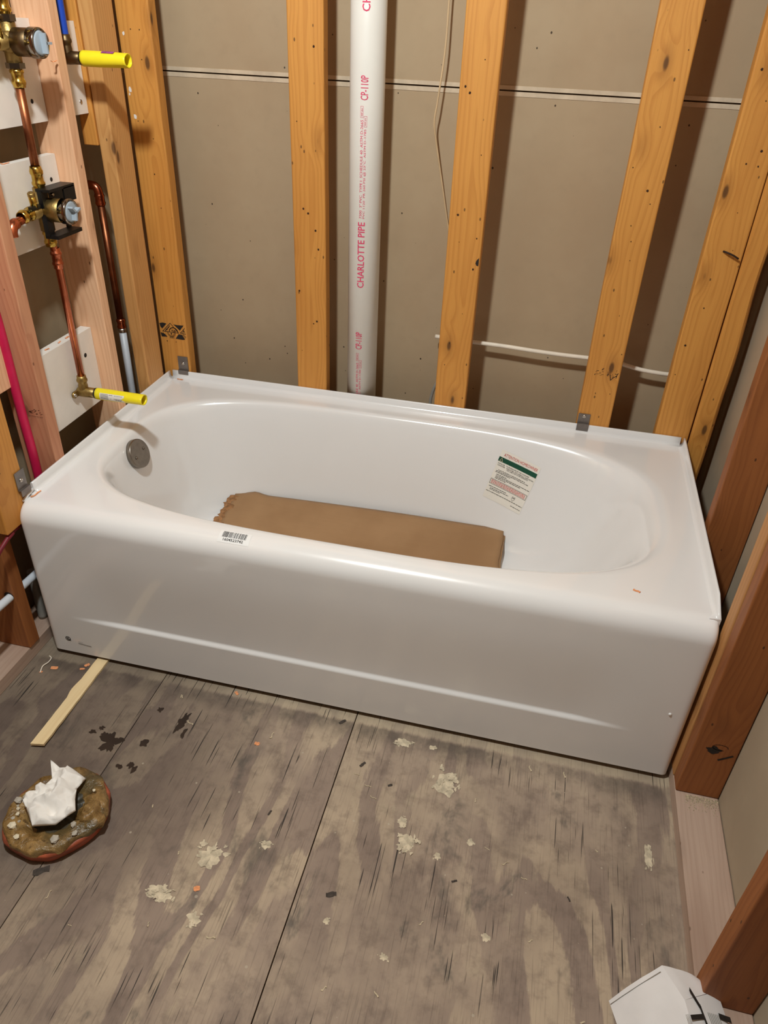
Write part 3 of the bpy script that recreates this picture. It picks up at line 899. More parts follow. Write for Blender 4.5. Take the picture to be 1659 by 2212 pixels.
# homeowner label on the far wall of the basin
def wall_label():
    TLc, TRc, BRc, BLc = (1.042, 0.412), (1.154, 0.384), (1.115, 0.237), (1.0045, 0.267)
    def at(s, t, e):
        x = (TLc[0] * (1 - s) + TRc[0] * s) * (1 - t) + (BLc[0] * (1 - s) + BRc[0] * s) * t
        z = (TLc[1] * (1 - s) + TRc[1] * s) * (1 - t) + (BLc[1] * (1 - s) + BRc[1] * s) * t
        p, n = cast((x, 0.38, z), (0, 1, 0))
        return p + n * e
    def surf(name, mat, parent, vs_, fs_, e):
        return MB().add([at(a, b, e) for a, b in vs_], fs_).build(name, mat, parent)
    gv = [(i / 10, j / 14) for j in range(15) for i in range(11)]
    gf = [(j * 11 + i, j * 11 + i + 1, (j + 1) * 11 + i + 1, (j + 1) * 11 + i) for j in range(14) for i in range(10)]
    base = surf('warning_label', 'label', tub, gv, gf, 0.0008)
    base['label'] = 'white paper homeowner label with green band'
    def rect(s0, s1, t0, t1, n=12):
        vs_ = [(s0 + (s1 - s0) * i / n, t) for t in (t0, t1) for i in range(n + 1)]
        return vs_, [(i, i + 1, n + 2 + i, n + 1 + i) for i in range(n)]
    v_, f_ = rect(0.0, 0.985, 0.135, 0.225)
    surf('green_band', 'label_green', base, v_, f_, 0.0013)
    def line(body, s0, s1, t0, t1, mat, e=0.0014):
        tv, tf = text_fit(body, s1 - s0, t1 - t0)
        surf('lettering', mat, base, [(s0 + a, t1 - b) for a, b in tv], tf, e)
    line('ATTENTION HOMEOWNER', 0.09, 0.955, 0.045, 0.105, 'label_red')
    line('INSTALLER:   TO BE REMOVED BY THE CONSUMER', 0.03, 0.84, 0.252, 0.276, 'ink')
    line('CONSUMER:   PLEASE PEEL OFF CAREFULLY AND RETAIN', 0.03, 0.97, 0.288, 0.312, 'ink')
    line('THIS LABEL FOR FUTURE REFERENCE', 0.28, 0.84, 0.318, 0.340, 'ink')
    # illegible small print: runs of word-length dashes
    rr = random.Random(3)
    vs_ = []; fs_ = []
    def dashes(V, F, s0, s1, t, h):
        s = s0
        while s < s1:
            w = rr.uniform(0.02, 0.075); e = min(s + w, s1)
            k = len(V); V += [(s, t), (e, t), (e, t + h), (s, t + h)]; F.append((k, k + 1, k + 2, k + 3))
            s = e + 0.012
    for (s0, s1, t) in ((0.10, 0.80, 0.385), (0.06, 0.90, 0.412), (0.05, 0.44, 0.436), (0.10, 0.36, 0.475), (0.10, 0.98, 0.502), (0.10, 0.76, 0.528), (0.10, 0.38, 0.554)):
        dashes(vs_, fs_, s0, s1, t, 0.010)
    for (s0, s1, t) in ((0.04, 0.50, 0.742), (0.09, 0.58, 0.775), (0.09, 0.36, 0.800), (0.02, 0.985, 0.850), (0.72, 0.97, 0.925)):
        dashes(vs_, fs_, s0, s1, t, 0.010)
    surf('small_print', 'ink', base, vs_, fs_, 0.0014)['kind'] = 'stuff'
    vs_ = []; fs_ = []
    for t in (0.612, 0.632, 0.652, 0.672):
        dashes(vs_, fs_, 0.05, 0.95, t, 0.009)
    surf('small_print', 'label_red', base, vs_, fs_, 0.0014)['kind'] = 'stuff'
    fr_v = []; fr_f = []
    for (s0, s1, t0, t1) in ((0.02, 0.985, 0.594, 0.600), (0.02, 0.985, 0.694, 0.700), (0.02, 0.028, 0.594, 0.700), (0.977, 0.985, 0.594, 0.700)):
        v_, f_ = rect(s0, s1, t0, t1, 6); k = len(fr_v); fr_v += v_; fr_f += [tuple(k + i for i in q) for q in f_]
    surf('red_text_frame', 'ink', base, fr_v, fr_f, 0.0014)
    v_, f_ = stroke([(0.035, 0.21), (0.075, 0.152), (0.115, 0.21)], 0.007, True)
    surf('triangle_symbol', 'chip_pale', base, v_, f_, 0.0017)
    v_, f_ = stroke([(0.68, 0.745), (0.675, 0.80), (0.71, 0.83), (0.745, 0.80), (0.75, 0.745), (0.715, 0.755)], 0.006, True)
    v2, f2 = stroke([(0.69, 0.772), (0.735, 0.772)], 0.012); k = len(v_)
    surf('figure_symbol', 'ink_grey', base, list(v_) + list(v2), list(f_) + [tuple(k + i for i in q) for q in f2], 0.0014)
wall_label()

# barcode label on the front roll
def roll_at(x, s, e=0.0005):
    """s: distance along the roll measured forward from the deck"""
    R = ROLL_Y
    if s <= 0:
        return (x, R - s, H + e)
    a = s / R
    return (x, R - (R + e) * math.sin(a), H - R + (R + e) * math.cos(a))
def barcode():
    def surf(name, mat, parent, vs_, fs_, e):
        return MB().add([roll_at(a, b, e) for a, b in vs_], fs_).build(name, mat, parent)
    x0, x1, s0, s1 = 0.4835, 0.5555, 0.002, 0.033
    gv = [(x0 + (x1 - x0) * i / 8, s0 + (s1 - s0) * j / 8) for j in range(9) for i in range(9)]
    gf = [(j * 9 + i, j * 9 + i + 1, (j + 1) * 9 + i + 1, (j + 1) * 9 + i) for j in range(8) for i in range(8)]
    base = surf('barcode_label', 'label_white', tub, gv, gf, 0.0004)
    base['label'] = 'white barcode sticker'
    rr = random.Random(16)
    vs_ = []; fs_ = []
    x = x0 + 0.008
    while x < x1 - 0.009:
        w = rr.choice((0.0006, 0.0008, 0.0012, 0.0017))
        for k in range(3):
            sa = 0.005 + 0.015 * k / 3; sb = 0.005 + 0.015 * (k + 1) / 3
            q = len(vs_); vs_ += [(x, sa), (x + w, sa), (x + w, sb), (x, sb)]; fs_.append((q, q + 1, q + 2, q + 3))
        x += w + rr.choice((0.0009, 0.0012, 0.0020))
    surf('bars', 'ink', base, vs_, fs_, 0.0009)
    tv, tf = text_fit('1604523742', 0.046, 0.0062, 0.012)
    surf('lettering', 'ink', base, [(x0 + 0.012 + a, 0.0285 - b) for a, b in tv], tf, 0.0009)
barcode()
# maker's mark and small print low on the apron
def apron_mark():
    pf = lambda a, b: (a, -0.0006, b)
    cx_, cz_ = 0.0495, 0.061
    sh = [stroke(arc2(cx_, cz_, 0.0062, 0, 360, 20), 0.0018), poly(arc2(cx_ - 0.0015, cz_ + 0.0005, 0.0022, 0, 330, 10)), stroke([(cx_ + 0.001, cz_ + 0.003), (cx_ + 0.001, cz_ - 0.002), (cx_ + 0.004, cz_ - 0.002)], 0.0014), stroke([(cx_ - 0.003, cz_ - 0.004), (cx_ + 0.007, cz_ - 0.0065)], 0.0012)]
    o = flat_mark('makers_mark', sh, pf, 'ink', tub); o['label'] = 'small round black mark'
    sh = [stroke([(0.077, 0.052), (0.112, 0.0485)], 0.0009), stroke([(0.077, 0.0495), (0.112, 0.046)], 0.0006), stroke([(0.077, 0.057), (0.090, 0.056)], 0.0005)]
    flat_mark('small_print', sh, pf, 'ink_grey', tub)['kind'] = 'stuff'
    MB().lathe((1.485, 0.001, 0.207), (0, -1, 0), [(0, 0.004), (0.002, 0.0034), (0.0035, 0.0018), (0.0038, 0)], 12).build('enamel_drip', 'enamel', tub)
apron_mark()

# ================================================================== THINGS IN AND ON THE TUB
# folded cardboard lying on the basin floor, its far edge propped on the curve
def cardboard():
    t = thing('folded_cardboard', 'folded brown cardboard sheet lying in the bottom of the bathtub', 'cardboard', (0.66, 0.48, 0.13))
    def plane_z(y): return 0.1455 + (y - 0.48) * 0.262
    def sheet(name, xl, xr, y0, yb_l, yb_r, dz, th, seed, torn, mat='card'):
        nx, ny = 56, 16
        vs_ = []
        for sgn in (0, 1):
            for j in range(ny + 1):
                for i in range(nx + 1):
                    u, v = i / nx, j / ny
                    yb = yb_l + (yb_r - yb_l) * u
                    y = y0 + (yb - y0) * v
                    xa = xl + (0.035 * v if torn else 0.0)
                    if torn: xa += 0.010 * noise.noise(Vector((v * 9, seed, 0)))
                    xb = xr + 0.004 * noise.noise(Vector((v * 7, seed, 5)))
                    x = xa + (xb - xa) * u
                    z = plane_z(y) + dz + 0.004 * noise.noise(Vector((x * 3, y * 6, seed))) + 0.006 * math.sin(PI * u) * v
                    # rounded fold at the far edge
                    if v > 0.9: z -= 0.006 * ((v - 0.9) / 0.1) ** 2
                    # crease near the left end
                    z += 0.009 * math.exp(-((u - 0.075) / 0.03) ** 2) * (0.4 + 0.6 * v)
                    vs_.append((x, y, z - th * sgn))
        n1 = (nx + 1) * (ny + 1)
        fs_ = []
        for j in range(ny):
            for i in range(nx):
                a = j * (nx + 1) + i
                fs_.append((a, a + 1, a + nx + 2, a + nx + 1))
                fs_.append((n1 + a, n1 + a + nx + 1, n1 + a + nx + 2, n1 + a + 1))
        for i in range(nx):
            for j in (0, ny):
                a = j * (nx + 1) + i
                fs_.append((a, n1 + a, n1 + a + 1, a + 1) if j == 0 else (a, a + 1, n1 + a + 1, n1 + a))
        for j in range(ny):
            for i in (0, nx):
                a = j * (nx + 1) + i
                fs_.append((a, a + nx + 1, n1 + a + nx + 1, n1 + a) if i == 0 else (a, n1 + a, n1 + a + nx + 1, a + nx + 1))
        o = MB().add(vs_, fs_, True).build(name, mat, t)
        return o
    sheet('top_panel', 0.262, 1.080, 0.400, 0.607, 0.6265, 0.0, 0.005, 3.0, False)
    sheet('bottom_panel', 0.225, 1.086, 0.415, 0.606, 0.6275, -0.010, 0.005, 8.0, True)
    # ragged torn plies at the left end
    rr = random.Random(5)
    for k in range(3):
        mb = MB()
        n = 26
        vs_ = []
        for i in range(n + 1):
            v = i / n
            y = 0.430 + 0.155 * v
            x = 0.268 + 0.012 * v
            w = 0.030 - 0.006 * k + 0.012 * noise.noise(Vector((v * 14, k * 3.1, 2))) + 0.006 * rr.random()
            z = plane_z(y) - 0.002 - 0.004 * k + 0.006 * noise.noise(Vector((v * 9, k, 7)))
            vs_ += [(x, y, z), (x - w * 0.6, y, z + 0.004 * rr.random()), (x - w, y, z - 0.003 + 0.004 * rr.random())]
        fs_ = []
        for i in range(n):
            for j in range(2):
                a = i * 3 + j
                fs_.append((a, a + 1, a + 4, a + 3))
        mb.add(vs_, fs_, False).build('torn_edge', 'card_torn', t)
cardboard()

def clip(label, org, ux, uy, inward, w=0.032, h=0.056, zb=0.466, screw=True):
    """strap clip: flat plate on the stud face, folded over the upstand. ux: along wall"""
    t = thing('flange_clip', label, 'clip', (org[0], org[1], zb), 'flange clips holding the tub to the studs')
    a = Vector(ux); n = Vector(inward)
    o = Vector((org[0], org[1], 0))
    def slab(z0, z1, d0, th, name):
        mb = MB()
        vs_ = []
        for d in (d0, d0 + th):
            for s, z in ((-w / 2, z0), (w / 2, z0), (w / 2, z1), (-w / 2, z1)):
                q = o + a * s + n * d
                vs_.append((q.x, q.y, z))
        mb.add(vs_, [(0, 1, 2, 3), (7, 6, 5, 4), (0, 4, 5, 1), (1, 5, 6, 2), (2, 6, 7, 3), (3, 7, 4, 0)])
        return mb.build(name, 'steel', t, 0.0004, 1)
    ztop = zb + h
    slab(H + 0.026, ztop, 0.0012, 0.0016, 'strap')
    # fold
    q = [o + n * 0.0022, o + n * 0.0085]
    mb = MB()
    vs_ = []
    for zz in (H + 0.0245, H + 0.0265):
        for s, d in ((-w / 2, 0.0012), (w / 2, 0.0012), (w / 2, 0.0090), (-w / 2, 0.0090)):
            p = o + a * s + n * d
            vs_.append((p.x, p.y, zz))
    mb.add(vs_, [(0, 3, 2, 1), (4, 5, 6, 7), (0, 1, 5, 4), (1, 2, 6, 5), (2, 3, 7, 6), (3, 0, 4, 7)])
    mb.build('fold', 'steel', t, 0.0003, 1)
    slab(zb + 0.001, H + 0.0262, 0.0078, 0.0016, 'lip')
    c = o + n * 0.0028
    MB().lathe((c.x, c.y, H + 0.046), inward, [(0, 0.0052), (0.0012, 0.0050), (0.0022, 0.0036), (0.0024, 0.0018), (0.0012, 0.0012), (0.0012, 0)], 16).build('screw', 'screw', t)
    return t
clip('grey steel clip at the back left corner of the bathtub', (0.0465, W), (1, 0, 0), None, (0, -1, 0))
clip('grey steel clip on the back wall stud near the right corner', (1.248, W), (1, 0, 0), None, (0, -1, 0), h=0.050, zb=0.457)
clip('grey steel clip screwed to the left wall stud at the front corner', (0.0005, 0.040), (0, 1, 0), None, (1, 0, 0), h=0.060, zb=0.463)

# ================================================================== PLUMBING
# PVC vent stack
PX, PY, PR = 0.5975, 0.812, 0.0425
def stack():
    t = thing('vent_pipe', 'thick white PVC pipe with pink lettering between the back studs', 'pipe', (PX, PY, 0))
    MB().lathe((PX, PY, 0.0), (0, 0, 1), [(0, PR - 0.006), (0, PR), (ZC, PR), (ZC, PR - 0.006)], 64).build('pipe_wall', 'pvc', t)
    phi0 = math.radians(13.0)
    def wrap(tv, tf, z0, top):
        """text x runs up the pipe, letter tops point left; top = arc position of the baseline"""
        vs_ = []
        for a, b in tv:
            ang = phi0 + (top - b) / PR
            r = PR + 0.0005
            vs_.append((PX + r * math.sin(ang), PY - r * math.cos(ang), z0 + a))
        return vs_, tf
    def put(body, z0, z1, base, h, bold=0.0):
        tv, tf = slice2d(*text_fit(body, z1 - z0, h, bold), h, 7 if h > 0.01 else 3)
        vs_, fs_ = wrap(tv, tf, z0, base)
        MB().add(vs_, fs_).build('lettering', 'pvc_ink', t)
    small1 = '7300  3" PVC  TYPE I  SCHEDULE 40  ASTM D-2665'
    small2 = 'PVC 1120  PR 260 PSI @ 23\u00b0C  ASTM D-1785'
    def boxmark(z0, z1, base, h, body):
        v_, f_ = stroke([(z0, 0), (z1, 0), (z1, h), (z0, h)], 0.0006, True)
        vs_, fs_ = wrap(v_, f_, 0.0, base)
        MB().add(vs_, fs_).build('printed_box', 'pvc_ink', t)
        put(body, z0 + 0.003, z1 - 0.003, base - h * 0.25, h * 0.5, 0.01)
    put('CHARLOTTE PIPE', 1.409, 1.583, 0.0045, 0.0185, 0.012)
    put('CP-110P', 1.234, 1.285, 0.0035, 0.0185, 0.010)
    put(small1, 0.966, 1.192, -0.0075, 0.0068)
    boxmark(1.197, 1.221, -0.0075, 0.0068, 'NSF-dwv')
    put(small2, 0.966, 1.172, 0.0015, 0.0068)
    boxmark(1.177, 1.200, 0.0015, 0.0068, 'NSF-pw')
    put('CHARLOTTE PIPE', 0.787, 0.957, 0.0015, 0.0185, 0.012)
    put('CP-110P', 0.612, 0.662, -0.0005, 0.0185, 0.010)
    put(small1, 0.345, 0.571, -0.0095, 0.0068)
    boxmark(0.577, 0.600, -0.0095, 0.0068, 'NSF-dwv')
    put(small2, 0.345, 0.551, -0.0005, 0.0068)
    boxmark(0.556, 0.579, -0.0005, 0.0068, 'NSF-pw')
stack()

def curve_pts(pts, n=8):
    """Catmull-Rom through pts"""
    P = [Vector(q) for q in pts]
    P = [P[0] * 2 - P[1]] + P + [P[-1] * 2 - P[-2]]
    out = []
    for i in range(1, len(P) - 2):
        for k in range(n):
            t = k / n
            a, b, c, d = P[i - 1], P[i], P[i + 1], P[i + 2]
            out.append(0.5 * ((2 * b) + (c - a) * t + (2 * a - 5 * b + 4 * c - d) * t * t + (3 * b - a - 3 * c + d) * t ** 3))
    out.append(P[-2])
    return out
def hose(name, label, cat, pts, r, mat, n=8, seg=14, group=None, smooth=True):
    o = MB().tube(curve_pts(pts, n), r, seg).build(name, mat)
    return tag(o, label, cat, group)

hose('electrical_cable', 'white electrical cable sagging behind the right back studs', 'cable',
     [(0.80, 0.868, 0.640), (0.90, 0.864, 0.638), (1.00, 0.862, 0.637), (1.08, 0.861, 0.634), (1.16, 0.861, 0.632), (1.24, 0.861, 0.632), (1.30, 0.861, 0.632), (1.34, 0.861, 0.623), (1.38, 0.861, 0.616), (1.42, 0.861, 0.613), (1.46, 0.862, 0.612), (1.54, 0.868, 0.614)], 0.0058, 'cable')
hose('thin_wire', 'thin tan wire hanging beside the middle back stud', 'wire',
     [(0.774, 0.884, 1.75), (0.7735, 0.876, 1.60), (0.772, 0.872, 1.437), (0.771, 0.868, 1.337), (0.7615, 0.866, 1.233), (0.7565, 0.868, 1.187), (0.764, 0.876, 1.139), (0.787, 0.890, 1.030), (0.808, 0.894, 0.938), (0.830, 0.896, 0.860)], 0.0022, 'wire', 10, 10)
hose('cable_end', 'short grey cable end poking up behind the tub by the middle stud', 'cable',
     [(0.806, 0.846, 0.40), (0.803, 0.846, 0.445), (0.808, 0.848, 0.478), (0.819, 0.850, 0.512)], 0.0045, 'grey_pvc')

# red, blue and white PEX
hose('red_water_tube', 'red plastic water tube running down the near left stud', 'tube',
     [(-0.050, 0.148, 2.40), (-0.050, 0.148, 1.60), (-0.050, 0.148, 1.05), (-0.050, 0.152, 0.92), (-0.050, 0.157, 0.80), (-0.050, 0.157, 0.62), (-0.049, 0.158, 0.50), (-0.050, 0.157, 0.36), (-0.052, 0.157, 0.10), (-0.052, 0.157, 0.05)], 0.0105, 'red_pex')
hose('red_cross_tube', 'dark red tube crossing under the cut off front left stud', 'tube',
     [(-0.008, 0.060, 0.392), (-0.008, 0.025, 0.3915), (-0.008, -0.005, 0.391), (-0.007, -0.022, 0.390), (-0.007, -0.036, 0.387), (-0.010, -0.060, 0.374), (-0.018, -0.085, 0.352), (-0.050, -0.120, 0.310), (-0.130, -0.140, 0.280)], [0.0040] * 22 + [0.0062] * 10 + [0.0052] * 33, 'red_dark')
hose('blue_water_tube', 'blue plastic water tube dropping to the upper yellow capped elbow', 'tube',
     [(-0.026, 0.551, 1.72), (-0.026, 0.551, 1.55), (-0.026, 0.551, 1.40), (-0.026, 0.5505, 1.335)], 0.0095, 'blue_pex')
hose('white_cross_tube', 'white plastic tube passing through the front left stud near the floor', 'tube',
     [(-0.055, -0.430, 0.222), (-0.052, -0.30, 0.218), (-0.050, -0.16, 0.212), (-0.050, -0.10, 0.209), (-0.050, -0.04, 0.205), (-0.050, 0.02, 0.202), (-0.050, 0.10, 0.198), (-0.050, 0.16, 0.195)], 0.0098, 'white_pex')
MB().tube([(-0.052, -0.0376, 0.207), (-0.052, -0.0378, 0.207)], 0.0128, 16).build('drilled_hole', 'ink', wall_left)
o = hose('grey_drain_stub', 'grey plastic stub pipe on the sole plate behind the bathtub end', 'pipe',
     [(-0.078, 0.080, 0.19), (-0.078, 0.079, 0.14), (-0.078, 0.078, 0.10), (-0.078, 0.076, 0.040)], 0.012, 'grey_pvc')

t = thing('corner_water_pipe', 'aged copper pipe joined to white tube in the dark back left cavity', 'pipe', (-0.101, 0.70, 0.04))
MB().tube([(-0.101, 0.70, 0.640), (-0.102, 0.70, 0.962)], 0.0095, 16).build('copper_pipe', 'copper_dull', t)
MB().tube(curve_pts([(-0.102, 0.70, 0.955), (-0.102, 0.70, 0.985), (-0.108, 0.70, 1.000), (-0.122, 0.70, 1.004), (-0.142, 0.70, 1.005)], 6), 0.0115, 16).build('elbow_fitting', 'copper', t)
MB().lathe((-0.102, 0.70, 0.957), (0, 0, 1), [(0, 0.0125), (0.004, 0.0138), (0.008, 0.0125), (0.018, 0.0122), (0.022, 0.0138), (0.026, 0.0122)], 20).build('crimp_collar', 'copper', t)
MB().lathe((-0.100, 0.70, 0.618), (0, 0, 1), [(0, 0.012), (0.004, 0.0135), (0.008, 0.0115), (0.016, 0.0115), (0.020, 0.0135), (0.026, 0.012), (0.028, 0.0095)], 20).build('crimp_collar', 'copper', t)
MB().lathe((-0.100, 0.70, 0.606), (0, 0, 1), [(0, 0.0115), (0.003, 0.0125), (0.011, 0.0125), (0.012, 0.010)], 20).build('steel_ring', 'screw', t)
MB().tube([(-0.100, 0.70, 0.618), (-0.101, 0.70, 0.45), (-0.102, 0.70, 0.04)], 0.0105, 16).build('white_tube', 'white_pex', t)

def hexnut(mb, p0, d, l, r):
    mb.lathe(p0, d, [(0, 0), (0, r), (l, r), (l, 0)], 6, False)

def press_fitting(parent, p, d, l, r, mat):
    """flared, double-beaded fitting"""
    MB().lathe(p, d, [(0, r * 0.9), (0.0, r), (l * 0.18, r * 1.02), (l * 0.22, r * 1.18), (l * 0.32, r * 1.2), (l * 0.38, r * 1.02), (l * 0.62, r), (l * 0.68, r * 1.16), (l * 0.80, r * 1.2), (l * 0.9, r * 1.05), (l, r * 0.98), (l, r * 0.85)], 20).build('press_fitting', mat, parent)

VX = -0.022
def valve(name, label, vy, vz, bracket, cap):
    t = thing(name, label, 'valve', (VX, vy, vz))
    # cast body: a tee with a barrel facing the room
    mb = MB()
    mb.tube([(VX, vy, vz - 0.045), (VX, vy, vz + 0.045)], 0.0155, 20)
    mb.tube([(VX, vy - 0.050, vz), (VX, vy + 0.050, vz)], 0.0145, 20)
    mb.lathe((VX - 0.004, vy, vz), (1, 0, 0), [(-0.012, 0), (-0.012, 0.019), (0.0, 0.024), (0.012, 0.0235), (0.016, 0.0205), (0.020, 0.0205)], 28)
    mb.build('valve_body', 'brass_dull', t)
    MB().lathe((VX + 0.014, vy, vz), (1, 0, 0), [(0, 0.0235), (0.001, 0.0250), (0.034, 0.0250), (0.035, 0.0235)], 32).build('barrel', 'brass_dull' if bracket else 'bronze', t)
    MB().lathe((VX + 0.049, vy, vz), (1, 0, 0), [(0, 0.0250), (0.001, 0.0272), (0.016, 0.0272), (0.0195, 0.0266), (0.0200, 0.0242), (0.0180, 0.0232), (0.0172, 0.0)], 32).build('retaining_nut', 'chrome', t)
    cp = MB().lathe((VX + 0.0655, vy, vz), (1, 0, 0), [(0, 0.0222), (0.003, 0.0212), (0.0042, 0.018), (0.0044, 0)], 28).build('cartridge_cap', 'grey_plastic', t)
    mb = MB()
    for a in (18, 138, 258) if bracket else (90, 270, 0):
        ca, sa = math.cos(math.radians(a)), math.sin(math.radians(a))
        d = Vector((0, ca, sa)); e = Vector((0, -sa, ca))
        q0 = Vector((VX + 0.068, vy, vz))
        vs_ = []
        for x in (0.0, 0.0135):
            for u, v in ((0, -0.0022), (0.0175, -0.0022), (0.0175, 0.0022), (0, 0.0022)):
                p = q0 + Vector((x, 0, 0)) + d * u + e * v
                vs_.append(tuple(p))
        mb.add(vs_, [(0, 3, 2, 1), (4, 5, 6, 7), (0, 1, 5, 4), (1, 2, 6, 5), (2, 3, 7, 6), (3, 0, 4, 7)])
    mb.build('stem_fins', 'grey_plastic', cp)
    # ports
    press_fitting(t, (VX, vy, vz + 0.040), (0, 0, 1), 0.048, 0.0118, 'brass')
    press_fitting(t, (VX, vy, vz - 0.040), (0, 0, -1), 0.040, 0.0118, 'brass')
    press_fitting(t, (VX, vy - 0.040, vz), (0, -1, -0.05), 0.042, 0.0122, 'brass')
    # screwdriver stop
    mb = MB()
    mb.tube([(VX + 0.006, vy - 0.038, vz + 0.006), (VX + 0.010, vy - 0.046, vz + 0.036)], 0.0075, 16)
    mb.build('check_stop', 'brass', t)
    MB().lathe((VX + 0.010, vy - 0.046, vz + 0.036), (0.12, -0.25, 1), [(0, 0.0078), (0.006, 0.0078), (0.008, 0.006), (0.0075, 0.003), (0.006, 0)], 16).build('stop_screw', 'brass_dull', t)
    if bracket:
        mb = MB()
        xb = VX + 0.008
        mb.box(xb, xb + 0.011, vy - 0.024, vy - 0.004, vz - 0.052, vz + 0.042)
        mb.build('mounting_bracket', 'black', t, 0.003, 2)
        mb = MB()
        mb.box(xb - 0.004, xb + 0.030, vy - 0.022, vy + 0.072, vz + 0.040, vz + 0.046)
        mb.box(xb - 0.004, xb + 0.000, vy + 0.000, vy + 0.074, vz + 0.004, vz + 0.042)
        mb.box(xb + 0.026, xb + 0.030, vy + 0.030, vy + 0.072, vz + 0.012, vz + 0.042)
        mb.build('bracket_arm', 'black', t, 0.0012, 1)
        mb = MB()
        mb.box(xb - 0.002, xb + 0.030, vy - 0.022, vy + 0.072, vz - 0.058, vz - 0.050)
        mb.box(xb - 0.002, xb + 0.004, vy + 0.060, vy + 0.072, vz - 0.052, vz + 0.010)
        mb.build('bracket_arm', 'black', t, 0.0012, 1)
        mb = MB()
        mb.box(xb - 0.002, xb + 0.006, vy - 0.060, vy - 0.020, vz + 0.008, vz + 0.016)
        mb.build('bracket_tab', 'black', t, 0.0015, 1)
        # bead of white pipe dope and a screw
        MB().lathe((xb + 0.010, vy + 0.012, vz + 0.030), (1, 0, 0.2), [(0, 0.004), (0.004, 0.0042), (0.006, 0.002), (0.006, 0)], 10).build('bracket_screw', 'screw', t)
    else:
        mb = MB(); hexnut(mb, (VX, vy, vz + 0.034), (0, 0, 1), 0.012, 0.0185); mb.build('hex_nut', 'chrome', t)
        mb = MB(); hexnut(mb, (VX, vy, vz - 0.036), (0, 0, -1), 0.010, 0.0185); mb.build('hex_nut', 'chrome', t)
    return t
v1 = valve('shower_valve', 'lower brass shower valve held in a black plastic bracket', 0.352, 1.018, True, True)
tv = MB().tube(curve_pts([(VX, 0.312, 1.016), (VX, 0.285, 1.013), (VX, 0.258, 1.010), (VX, 0.240, 1.006), (VX, 0.232, 0.996), (VX, 0.231, 0.985)], 6), [0.0092] * 14 + [0.0115] * 17, 18)
o = tv.build('copper_stub', 'copper', v1)
o['label'] = 'short copper inlet stub with elbow'
v2 = valve('diverter_valve', 'upper brass shower valve with chrome nuts at the top left', 0.356, 1.333, False, True)
MB().lathe((VX - 0.004, 0.400, 1.336), (0, 1, 0), [(0, 0.0095), (0.030, 0.0095), (0.034, 0.0118), (0.038, 0.0118), (0.041, 0.0105), (0.050, 0.0105), (0.053, 0.0118), (0.057, 0.0118), (0.060, 0.0100), (0.0685, 0.0100)], 18).build('copper_stub', 'copper', v2)

t = thing('riser_pipe', 'brown copper riser pipe between the two shower valves', 'pipe', (VX, 0.350, 1.10))
MB().tube([(VX, 0.352, 1.085), (VX, 0.3555, 1.27)], 0.0088, 18).build('copper_pipe', 'copper_dull', t)
t = thing('upper_riser_pipe', 'copper pipe rising above the upper shower valve', 'pipe', (VX, 0.356, 1.40))
MB().tube([(VX, 0.356, 1.40), (VX, 0.356, 1.90)], 0.0088, 18).build('copper_pipe', 'copper', t)

t = thing('tub_spout_pipe', 'bright copper drop pipe from the lower valve to the brass elbow', 'pipe', (VX, 0.360, 0.64))
MB().tube([(VX, 0.352, 0.985), (VX, 0.354, 0.952), (VX, 0.360, 0.925), (VX, 0.362, 0.895), (VX, 0.362, 0.60)], [0.0085, 0.0085, 0.0085, 0.0085, 0.0085], 18).build('copper_pipe', 'copper', t)
MB().lathe((VX, 0.362, 0.885), (0, 0, 1), [(0, 0.0088), (0.001, 0.0108), (0.008, 0.0108), (0.010, 0.0125), (0.014, 0.0125), (0.016, 0.0108), (0.030, 0.0108), (0.033, 0.0128), (0.037, 0.0128), (0.039, 0.0108), (0.046, 0.0108), (0.048, 0.0088)], 20).build('coupling', 'copper', t)

